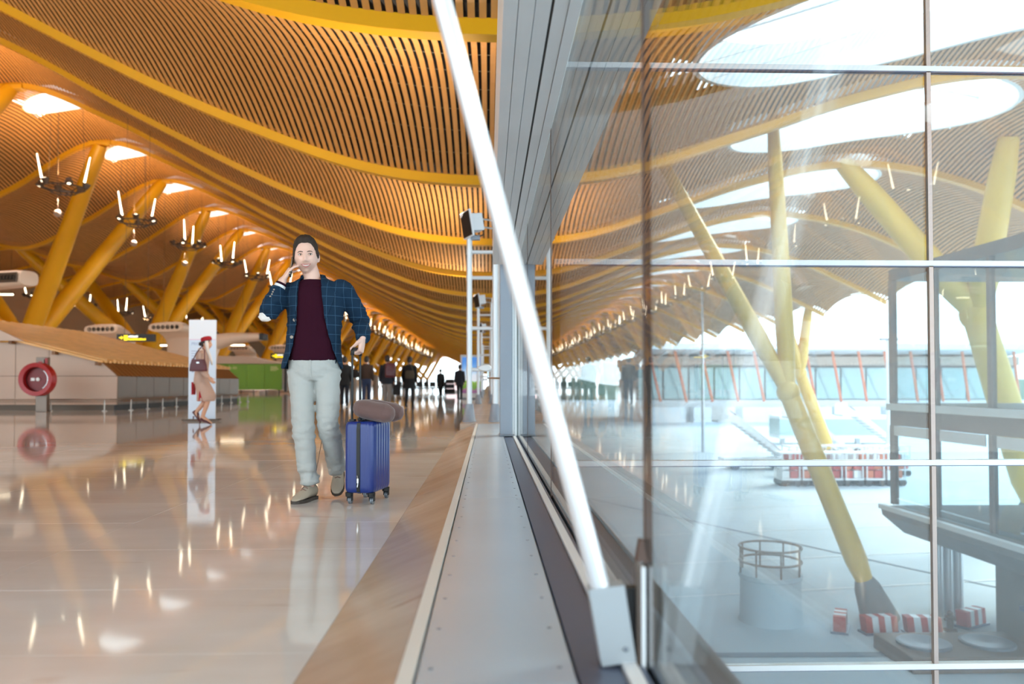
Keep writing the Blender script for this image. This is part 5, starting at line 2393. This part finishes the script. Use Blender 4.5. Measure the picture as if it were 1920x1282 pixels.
zp = mb.build('zip_band', BLACK, sc0)
mb = MB()
mb.cbox((.0, -hy - .006, .155), (.012, .008, .03), b=.002)
mb.tube([(.004, -hy - .01, .145), (.0, -hy - .012, .115)], .004, 8)
mb.tube([(.0, -hy - .008, .172), (-.002, -hy - .012, .19)], .003, 8)
mb.build('zip_pull', CHROME, zp)
for x in (-.074, .074):
    for y in (-.145, .145):
        mb = MB()
        mb.lathe([(.012, .078), (.026, .076), (.024, .05), (.016, .046)], Matrix.Translation((x, y, 0)), 14)
        mb.cbox((x - .014, y + .012, .043), (.006, .03, .045), b=.002)
        mb.cbox((x + .014, y + .012, .043), (.006, .03, .045), b=.002)
        hs_ = mb.build('wheel_housing', BLACK, sc0, smooth=40.0)
        mb = MB()
        for q in (-.006, .006):
            mb.lathe([(.004, -.005), (.021, -.005), (.0225, -.003), (.0225, .003), (.021, .005), (.004, .005)], Matrix.Translation((x + q, y + .018, .0226)) @ Matrix.Rotation(PI / 2, 4, 'Y'), 18)
        mb.build('wheel', GREYM, hs_, smooth=40.0)
mb = MB()
for y in (-.075, .075):
    mb.tube([(-.085, y, ZH - .01), (-.085, y, .80)], .0085, 12)
    mb.tube([(-.085, y, .78), (-.085, y, .985)], .0068, 12)
    mb.cbox((-.080, y, ZH + .004), (.035, .04, .016), b=.003)
mb.build('handle_rod', BLACK, sc0, smooth=40.0)
mb = MB()
mb.tube([(-.085, -.075, .96), (-.085, -.072, .990), (-.085, -.05, 1.0), (-.085, .05, 1.0), (-.085, .072, .990), (-.085, .075, .96)], .0125, 14)
mb.build('handle_grip', BLACK, sc0, smooth=True)
mb = MB()
mb.tube([(-.035, -.06, ZH), (-.035, -.05, ZH + .018), (-.035, .05, ZH + .018), (-.035, .06, ZH)], .009, 10)
mb.build('top_handle', BLACK, sc0, smooth=True)

PILM = mat('brown_velour', (106, 80, 76), .8, sheen=.3, bump=.15, bscale=60)
pl = thing('neck_pillow', 'brown velour U-shaped neck pillow lying on top of the blue suitcase', 'pillow', (SX + .03, SY - .02, 0), R(-14))
mb = MB()
pth, rd = [], []
for t_ in np.linspace(0, 1, 36):
    a = PI * (.5 + t_)
    # a U lying flat, open towards +X
    if t_ < .28:
        u_ = t_ / .28
        pth.append((.105 - .115 * u_, -.085, 0))
    elif t_ > .72:
        u_ = (t_ - .72) / .28
        pth.append((-.010 + .115 * u_, .085, 0))
    else:
        b_ = (t_ - .28) / .44 * PI
        pth.append((-.010 - .085 * math.sin(b_), -.085 * math.cos(b_), 0))
    rd.append(.063 - .012 * math.exp(-((t_ - .5) / .12) ** 2))
cz = ZH + .058
tl = R(10)
pth = [Vector((x + .02, y, cz + .012 - x * math.sin(tl) * 1.0)) for x, y, z in pth]
mb.tube(pth, rd, 18, round_=True)
me = fuse(mb, .007, 2)
displace(me, .003, 16, seed=4)
plo = finish(me, 'cushion', PILM, pl)
mb = MB()
mb.tube([pth[18] + Vector((-.046, 0, -.004)), pth[18] + Vector((-.075, 0, -.004))], .006, 8)
mb.cbox(pth[18] + Vector((-.066, 0, -.004)), (.028, .024, .012), b=.003)
mb.build('strap', BLACK, pl)


# ================================================================== simpler people further away
def figure(name, label, loc, rz, H, J, skin, hairm, parts, group=None, female=False, voxel=.009, hairstyle='short', curls=.35, headM=None, bun=False):
    """A whole person. J: joints for a 1.75 m figure; parts: callbacks adding clothes."""
    k = H / 1.75
    r = thing(name, label, 'person', loc, rz, group)
    J = {a: Vector(b) * k for a, b in J.items()}
    HM_ = Matrix.Translation(J['head']) @ (headM or Matrix.Identity(4)) @ Matrix.Scale(k * (1.04 if female else 1.1), 4)
    mb = MB()
    tor = [(.80, .140, .10), (.90, .160, .112), (1.0, .148, .104), (1.08, .138, .10), (1.2, .150, .106), (1.32, .168, .112), (1.39, .160, .096), (1.43, .11, .078), (1.46, .066, .06)]
    fw = .86 if female else 1.0

    def cen(z):
        return J['pelvis'].lerp(J['neck'], max(0, min(1.05, (z * k - J['pelvis'].z) / (J['neck'].z - J['pelvis'].z))))
    mb.loft([ering((cen(z).x, cen(z).y, z * k), hx * k * fw, hy * k * fw, n=20) for z, hx, hy in tor])
    mb.tube([J['neck'] - Vector((0, 0, .04)), J['neck'].lerp(J['head'], .4), J['head'] - Vector((0, -.005, .07)) * k], [.058 * k * fw, .052 * k * fw, .052 * k * fw], 14)
    add_head(mb, HM_, 40, 30, female)
    for s, sg in (('R', -1), ('L', 1)):
        limb(mb, [J['sh' + s], J['el' + s], J['wr' + s]], [.048 * k * fw, .038 * k * fw, .027 * k * fw], 12)
        limb(mb, [J['hp' + s], J['kn' + s], J['an' + s]], [.082 * k * fw, .052 * k, .036 * k], 12)
        d_ = J['wr' + s] - J['el' + s]
        add_hand(mb, J['wr' + s], d_, (-sg, .1, 0), 1 if s == 'L' else -1, curls, size=k * fw)
        a, t_ = J['an' + s], J['to' + s]
        if t_.z < 5:
            mb.tube([a, a.lerp(t_, .55) + Vector((0, 0, .012)), t_ + Vector((0, 0, .025))], [.036 * k, .034 * k, .022 * k], 10, round_=True)
    me = fuse(mb, voxel * k, 1)
    finish(me, 'body', skin, r)
    hm = hair_mesh(HM_, hairstyle, .018, loc[0], 40, 30)
    if bun:
        hm.ell(HM_ @ Vector((0, .105, -.005)), (.042 * k, .04 * k, .042 * k))
    hm.build('hair', hairm, r, smooth=True)
    for s in (-1, 1):
        e = MB()
        e.ell(HM_ @ Vector((s * .0305, -.079, .003)), (.012 * k, .008 * k, .0065 * k), HM_.to_3x3().normalized().to_4x4(), 8, 6)
        e.build('eye', IRIS, r, smooth=True)
    e = MB()
    e.tube([HM_ @ Vector((x, -.092 + abs(x), -.066)) for x in (-.02, 0, .02)], .0045 * k, 6, round_=True)
    e.build('mouth', LIP, r)
    for fn in parts:
        fn(r, J, k, cen)
    return r


def coat(hem, m, flare=1.15, arms=True, top=1.47, ex=.022, name='coat', fw=1.0, voxel=.011, sleeve=1.0):
    def fn(r, J, k, cen):
        mb = MB()
        rg_ = []
        tb = [(.40, .20, .15), (.6, .19, .145), (.80, .17, .125), (.90, .168, .122), (1.0, .158, .114), (1.08, .15, .11), (1.2, .160, .114), (1.32, .176, .12), (1.39, .170, .104), (1.43, .125, .088), (top, .076, .07)]
        h0 = hem
        zs_ = [h0] + [z for z, _, _ in tb if z > h0 + .03]
        for z in zs_:
            hx = np.interp(z, [q[0] for q in tb], [q[1] for q in tb])
            hy = np.interp(z, [q[0] for q in tb], [q[2] for q in tb])
            f_ = 1 + (flare - 1) * max(0, (.95 - z)) / .5
            c_ = cen(z)
            rg_.append(ering((c_.x, c_.y, z * k), (hx * fw + ex) * k * f_, (hy * fw + ex) * k * f_, n=22))
        mb.loft(rg_)
        if arms:
            for s in 'RL':
                a, b, c = J['sh' + s], J['el' + s], J['wr' + s]
                limb(mb, [a + (a - b).normalized() * .035, a.lerp(b, .5), b, b.lerp(c, .5), c.lerp(b, .08)], [(.060 * fw + ex * .7) * k, (.052 * fw + ex * .6) * k, (.044 * fw + ex * .6) * k, (.042 * fw + ex * .5) * k, (.037 * fw + ex * .4) * k], 12, round_=False)
        me = fuse(mb, voxel * k, 2)
        displace(me, .005, 12, (1, 1, .6), hem * 7)
        return finish(me, name, m, r)
    return fn


def pants(m, ex=.014, name='trousers', voxel=.011):
    def fn(r, J, k, cen):
        mb = MB()
        c_ = J['pelvis']
        mb.loft([ering((c_.x, c_.y, z * k), hx * k, hy * k, n=20) for z, hx, hy in ((.76, .13, .09), (.82, .168, .118), (.9, .172, .12), (1.0, .16, .112))])
        for s in 'RL':
            h, kn, a = J['hp' + s], J['kn' + s], J['an' + s]
            limb(mb, [h - Vector((0, 0, .05)), h.lerp(kn, .5), kn, kn.lerp(a, .6), a - Vector((0, 0, .02))], [(.08 + ex) * k, (.07 + ex) * k, (.055 + ex) * k, (.048 + ex) * k, (.044 + ex) * k], 14, round_=False)
        me = fuse(mb, voxel * k, 2)
        displace(me, .006, 10, (1, 1, 2), 2)
        return finish(me, name, m, r)
    return fn


def shoes(m, L=.27):
    def fn(r, J, k, cen):
        for s in 'RL':
            shoe(r, J['an' + s], J['to' + s], L * k, m, BLACK)
    return fn


WALK = dict(pelvis=(0, 0, .93), neck=(0, .0, 1.45), head=(0, -.015, 1.605),
            shR=(-.17, 0, 1.38), elR=(-.22, .06, 1.10), wrR=(-.22, -.05, .86),
            shL=(.17, 0, 1.38), elL=(.22, .07, 1.10), wrL=(.22, -.02, .86),
            hpR=(-.085, 0, .91), knR=(-.085, -.10, .50), anR=(-.085, -.10, .09), toR=(-.09, -.28, 0),
            hpL=(.085, 0, .91), knL=(.085, .02, .49), anL=(.085, .20, .14), toL=(.09, .04, .01))
WALK2 = dict(WALK, knR=(-.08, .02, .49), anR=(-.08, .18, .13), toR=(-.085, .03, .01), knL=(.08, -.09, .50), anL=(.08, -.08, .09), toL=(.085, -.26, 0))

BROWNJ = mat('brown_jacket', (58, 42, 34), .8)
JEANS = mat('blue_denim', (44, 60, 92), .8, var=.15, vscale=12)
NAVYC = mat('black_navy_coat', (26, 28, 38), .85)
GREYT = mat('grey_trousers', (132, 124, 120), .8)
BLACKC = mat('black_wool', (22, 21, 24), .85)
SHOEB = mat('dark_leather_shoe', (40, 30, 26), .45)
BURG = mat('burgundy_leather', (84, 24, 34), .4)
OLIV = mat('olive_bag', (66, 56, 42), .7)


def at(px, D):
    return (P(px, 720, D).x, D, 0)


figure('person', 'man seen from behind in a short brown jacket and blue jeans', at(687, 29.5), PI + .05, 1.80, WALK, SKIN2, HAIRK,
       [coat(.93, BROWNJ, 1.0, name='jacket'), pants(JEANS), shoes(SHOEB)])
figure('person', 'man seen from behind in a dark coat and grey trousers with a burgundy backpack', at(726, 25.8), PI - .05, 1.70, WALK2, SKIN2, HAIRK,
       [coat(.80, NAVYC, 1.05), pants(GREYT), shoes(SHOEB)])
figure('person', 'woman seen from behind in a knee-length black coat and black leggings', at(768, 26.2), PI - .12, 1.68, WALK, SKIN2, HAIRK,
       [coat(.66, BLACKC, 1.2, name='long_coat'), pants(BLACKC, ex=.0, name='leggings'), shoes(BLACKC)], female=True, hairstyle='long', bun=True)
figure('person', 'person in black, mostly hidden behind the walking man\'s hip', at(646, 27.5), PI + .2, 1.72, WALK2, SKIN2, HAIRK,
       [coat(.74, BLACKC, 1.1), pants(NAVYC), shoes(SHOEB)])
figure('person', 'distant person in black before the bright end of the concourse', at(826, 50), PI + .3, 1.72, WALK, SKIN2, HAIRK,
       [coat(.6, BLACKC, 1.1), pants(BLACKC), shoes(BLACKC)])
figure('person', 'distant dark figure close to the poster light box', at(862, 38), PI, 1.70, WALK2, SKIN2, HAIRK,
       [coat(.75, NAVYC, 1.1), pants(BLACKC), shoes(BLACKC)])


def bagmesh(w, d, h, top=.7):
    mb = MB()
    rg_ = []
    for z, s in ((0, .86), (.03, 1), (h * .5, 1), (h * .85, .92), (h, top)):
        rg_.append(ering((0, 0, z), w / 2 * s, d / 2 * s, n=22, p=.55))
    mb.loft(rg_)
    return mb


x, y, _ = at(734, 25.5)
t = thing('backpack', 'burgundy backpack on the back of the man in grey trousers', 'backpack', (x - .01, y - .19, .98))
bagmesh(.34, .2, .46).build('pack', BURG, t, smooth=40.0)
mb = MB()
mb.cbox((0, -.115, .15), (.24, .06, .2), b=.02)
mb.build('pocket', BURG, t)
mb = MB()
for s in (-.1, .1):
    mb.tube([(s, .09, .42), (s, .2, .47), (s * 1.1, .30, .38)], .02, 8)
mb.build('strap', BLACK, t)
x, y, _ = at(769, 26.0)
t = thing('shoulder_bag', 'olive bag slung across the back of the woman in the black coat', 'bag', (x + .0, y - .13, .95))
bagmesh(.30, .12, .26).build('pouch', OLIV, t, smooth=40.0)
mb = MB()
mb.tube([(.12, .0, .2), (.05, -.02, .42), (-.08, .03, .52)], .016, 8)
mb.build('strap', OLIV, t)
x, y, _ = at(744, 25.6)
t = thing('carrier_bag', 'black carrier bag hanging from the hand of the man with the backpack', 'bag', (x, y, .42))
bagmesh(.24, .1, .34, .85).build('pouch', BLACKC, t, smooth=40.0)
mb = MB()
mb.tube([(-.07, 0, .33), (-.04, 0, .44), (.04, 0, .44), (.07, 0, .33)], .008, 6)
mb.build('handle', BLACKC, t)
x, y, _ = at(676, 29.3)
t = thing('shoulder_bag', 'black bag at the left side of the man in the brown jacket', 'bag', (x - .22, y, 1.0))
bagmesh(.30, .2, .30).build('pouch', BLACKC, t, smooth=40.0)
mb = MB()
mb.tube([(0, 0, .28), (.08, 0, .45), (.18, 0, .5)], .016, 8)
mb.build('strap', BLACKC, t)
x, y, _ = at(834, 50)
t = thing('trolley_load', 'dark luggage trolley piled with bags beside the distant person in black', 'luggage trolley', (x + .3, y, 0))
mb = MB()
mb.cbox((0, 0, .16), (.7, .9, .06), b=.02)
mb.tube([(-.25, .4, .18), (-.25, .5, 1.0), (.25, .5, 1.0), (.25, .4, .18)], .02, 8)
mb.build('frame', GREYM, t)
for z, w_, m in ((.2, .66, BLACKC), (.5, .6, NAVYC), (.8, .5, BLACKC)):
    mb = MB()
    mb.cbox((0, 0, z + .14), (w_, .7, .27), b=.05)
    mb.build('case', m, t)

# ================================================================== woman in beige by the board
BEI = mat('beige_uniform', (192, 160, 144), .75)
HATR = mat('red_felt', (164, 20, 34), .8)
SCARF = mat('white_chiffon', (236, 228, 220), .7)
WD = 15.4
wx = P(379, 720, WD).x
AT = dict(pelvis=(0, .02, .93), neck=(0, -.015, 1.43), head=(0, -.075, 1.585),
          shR=(-.15, -.01, 1.36), elR=(-.19, -.02, 1.08), wrR=(-.17, -.20, .90),
          shL=(.15, .0, 1.36), elL=(.20, .07, 1.09), wrL=(.18, -.06, .93),
          hpR=(-.075, 0, .91), knR=(-.06, -.15, .55), anR=(-.05, -.03, .155), toR=(-.05, -.20, .005),
          hpL=(.075, 0, .91), knL=(.06, -.07, .52), anL=(.05, .13, .24), toL=(.05, .06, .06))


def skirt(r, J, k, cen):
    mb = MB()
    for z, cy_, hx, hy in ((.46, -.08, .17, .175), (.5, -.085, .172, .18), (.6, -.07, .178, .175), (.7, -.04, .178, .16), (.82, .0, .172, .14), (.93, .02, .152, .115), (1.02, .015, .14, .10)):
        pass
    rg_ = [ering((0, cy_ * k, z * k), hx * k, hy * k, n=22) for z, cy_, hx, hy in ((.46, -.07, .155, .165), (.5, -.08, .162, .178), (.58, -.085, .17, .18), (.7, -.045, .174, .162), (.82, .0, .168, .14), (.93, .02, .152, .118), (1.02, .015, .14, .10))]
    mb.loft(rg_)
    me = fuse(mb, .008, 2)
    displace(me, .004, 9, (1, 1, .5), 4)
    o = finish(me, 'skirt', BEI, r)
    sf_ = Surf(me)
    # red kick pleat on the side the photograph shows (local -X after turning)
    mb = MB()
    pl_ = []
    for z, y0, y1 in ((.465, -.07, .02), (.55, -.045, .012), (.66, -.012, -.004)):
        row = []
        for q in (y0, y1):
            h_ = sf_.t.ray_cast(Vector((-2, q, z * k)), Vector((1, 0, 0)))
            row.append((h_[0] if h_[0] else Vector((-.15, q, z * k))) - Vector((.004, 0, 0)))
        pl_ += row
    mb.add(pl_ + [p + Vector((.006, 0, 0)) for p in pl_], [(0, 1, 3, 2), (2, 3, 5, 4), (6, 8, 9, 7), (8, 10, 11, 9), (0, 2, 8, 6), (1, 7, 9, 3), (0, 6, 7, 1), (2, 4, 10, 8), (3, 9, 11, 5), (4, 5, 11, 10)])
    mb.build('kick_pleat', HATR, o)


def hatscarf(r, J, k, cen):
    h = J['head']
    mb = MB()
    M_ = Matrix.Translation(h + Vector((0, -.004, .054))) @ Matrix.Rotation(R(-14), 4, 'X')
    mb.lathe([(.092, 0), (.101, .012), (.102, .045), (.090, .07), (.05, .084), (.005, .088)], M_, 24)
    mb.build('hat', HATR, r, smooth=40.0)
    mb = MB()
    # veil-like scarf from the hat along the cheek, round the neck and down the front
    pts_ = [(-.075, -.03, .055), (-.088, -.035, .0), (-.086, -.045, -.07), (-.08, -.055, -.14), (-.085, -.09, -.22), (-.085, -.125, -.33), (-.08, -.14, -.42)]
    wd_ = [.030, .032, .031, .029, .027, .024, .012]
    rg_ = []
    for (x_, y_, z_), w_ in zip(pts_, wd_):
        c_ = h + Vector((x_, y_, z_)) * k
        rg_.append([c_ + Vector((-.006, -w_, 0)), c_ + Vector((-.006, w_, 0)), c_ + Vector((.006, w_, 0)), c_ + Vector((.006, -w_, 0))])
    mb.loft(rg_)
    n_ = J['neck']
    mb.tube([n_ + Vector((.085 * math.cos(a), .075 * math.sin(a), .02 + .03 * math.sin(a))) for a in [2 * PI * j / 20 for j in range(20)]], .022, 8, closed=True)
    mb.build('scarf', SCARF, r, smooth=True)


def heels(r, J, k, cen):
    for s in 'RL':
        o = shoe(r, J['an' + s] + Vector((0, .0, .0)), J['to' + s], .235 * k, BURG, BURG, name='shoe', high=True)
        mb = MB()
        a = J['an' + s]
        mb.tube([a + Vector((0, .045, -.075)), a + Vector((0, .055, -.155))], [.016, .006], 8)
        mb.build('heel', BURG, o)


lean = Matrix.Rotation(R(4), 4, 'X')
figure('person', 'woman in a beige uniform and red pillbox hat walking right before the white board', (wx, WD, 0), PI / 2, 1.70, AT, SKIN2, HAIRK,
       [coat(.80, BEI, 1.1, name='jacket', ex=.022, fw=.88, voxel=.008), skirt, hatscarf, heels], female=True, hairstyle='long', bun=True, voxel=.007)
p = P(378, 682, WD - .22)
t = thing('handbag', 'burgundy leather handbag hanging at the shoulder of the woman in beige', 'handbag', (p.x - .04, WD - .27, p.z - .14), R(4))
mb = MB()
rg_ = []
for z, w_, d_ in ((0, .30, .08), (.02, .325, .09), (.12, .30, .08), (.225, .24, .05)):
    rg_.append(ering((0, 0, z), w_ / 2, d_ / 2, n=22, p=.5))
mb.loft(rg_)
mb.build('pouch', BURG, t, smooth=40.0)
mb = MB()
mb.tube([(-.10, 0, .21), (-.04, .04, .36), (.03, .10, .47), (.08, .10, .40), (.11, 0, .21)], .011, 8)
mb.build('strap', BURG, t, smooth=True)
mb = MB()
mb.cbox((0, -.046, .16), (.05, .01, .03), b=.003)
mb.build('clasp', ALU, t)
p = P(364, 728, WD + .2)
t = thing('document_folder', 'thin red folder held behind the woman in beige', 'folder', (p.x, WD + .17, p.z), R(8))
mb = MB()
mb.cbox((0, 0, 0), (.035, .22, .24), b=.004)
mb.build('cover', HATR, t)
# ------------------------------------------------------------------ lamps
def area(name, loc, size, power, col, direction, spread=R(150)):
    l = bpy.data.lights.new(name, 'AREA')
    l.shape = 'DISK'
    l.size = size
    l.energy = power
    l.color = col
    l.spread = spread
    o = bpy.data.objects.new(name, l)
    COL.objects.link(o)
    o.location = loc
    o.rotation_euler = Vector(direction).to_track_quat('-Z', 'Y').to_euler()
    return o


WARM = (1.0, .69, .40)
NEUT = (1.0, .90, .78)
for x, y, z in CH[0:16]:
    area('uplight', (x, y, z + .6), 1.0, 320, WARM, (0, 0, 1))
    area('downlight', (x, y, z - .6), 0.3, 200, NEUT, (0, 0, -1))
for k in range(16, 34, 2):
    x, y, z = CH[k]
    area('uplight', (x, y, z + .6), 1.0, 700, WARM, (0, 0, 1))
    area('downlight', (x, y, z - .6), .3, 400, NEUT, (0, 0, -1))
for k in range(0, 14, 2):
    y = B0 + BAY * (k + .5)
    area('uplight', (-45, y, 9.2), 1.0, 320, WARM, (0, 0, 1))
    area('downlight', (-45, y, 8.6), 0.3, 200, NEUT, (0, 0, -1))
for my in MASTY[:3]:
    area('floodlight', (-.5, my, SZ + 3.5), .35, 380, (1, .88, .72), (-1, .1, .75))
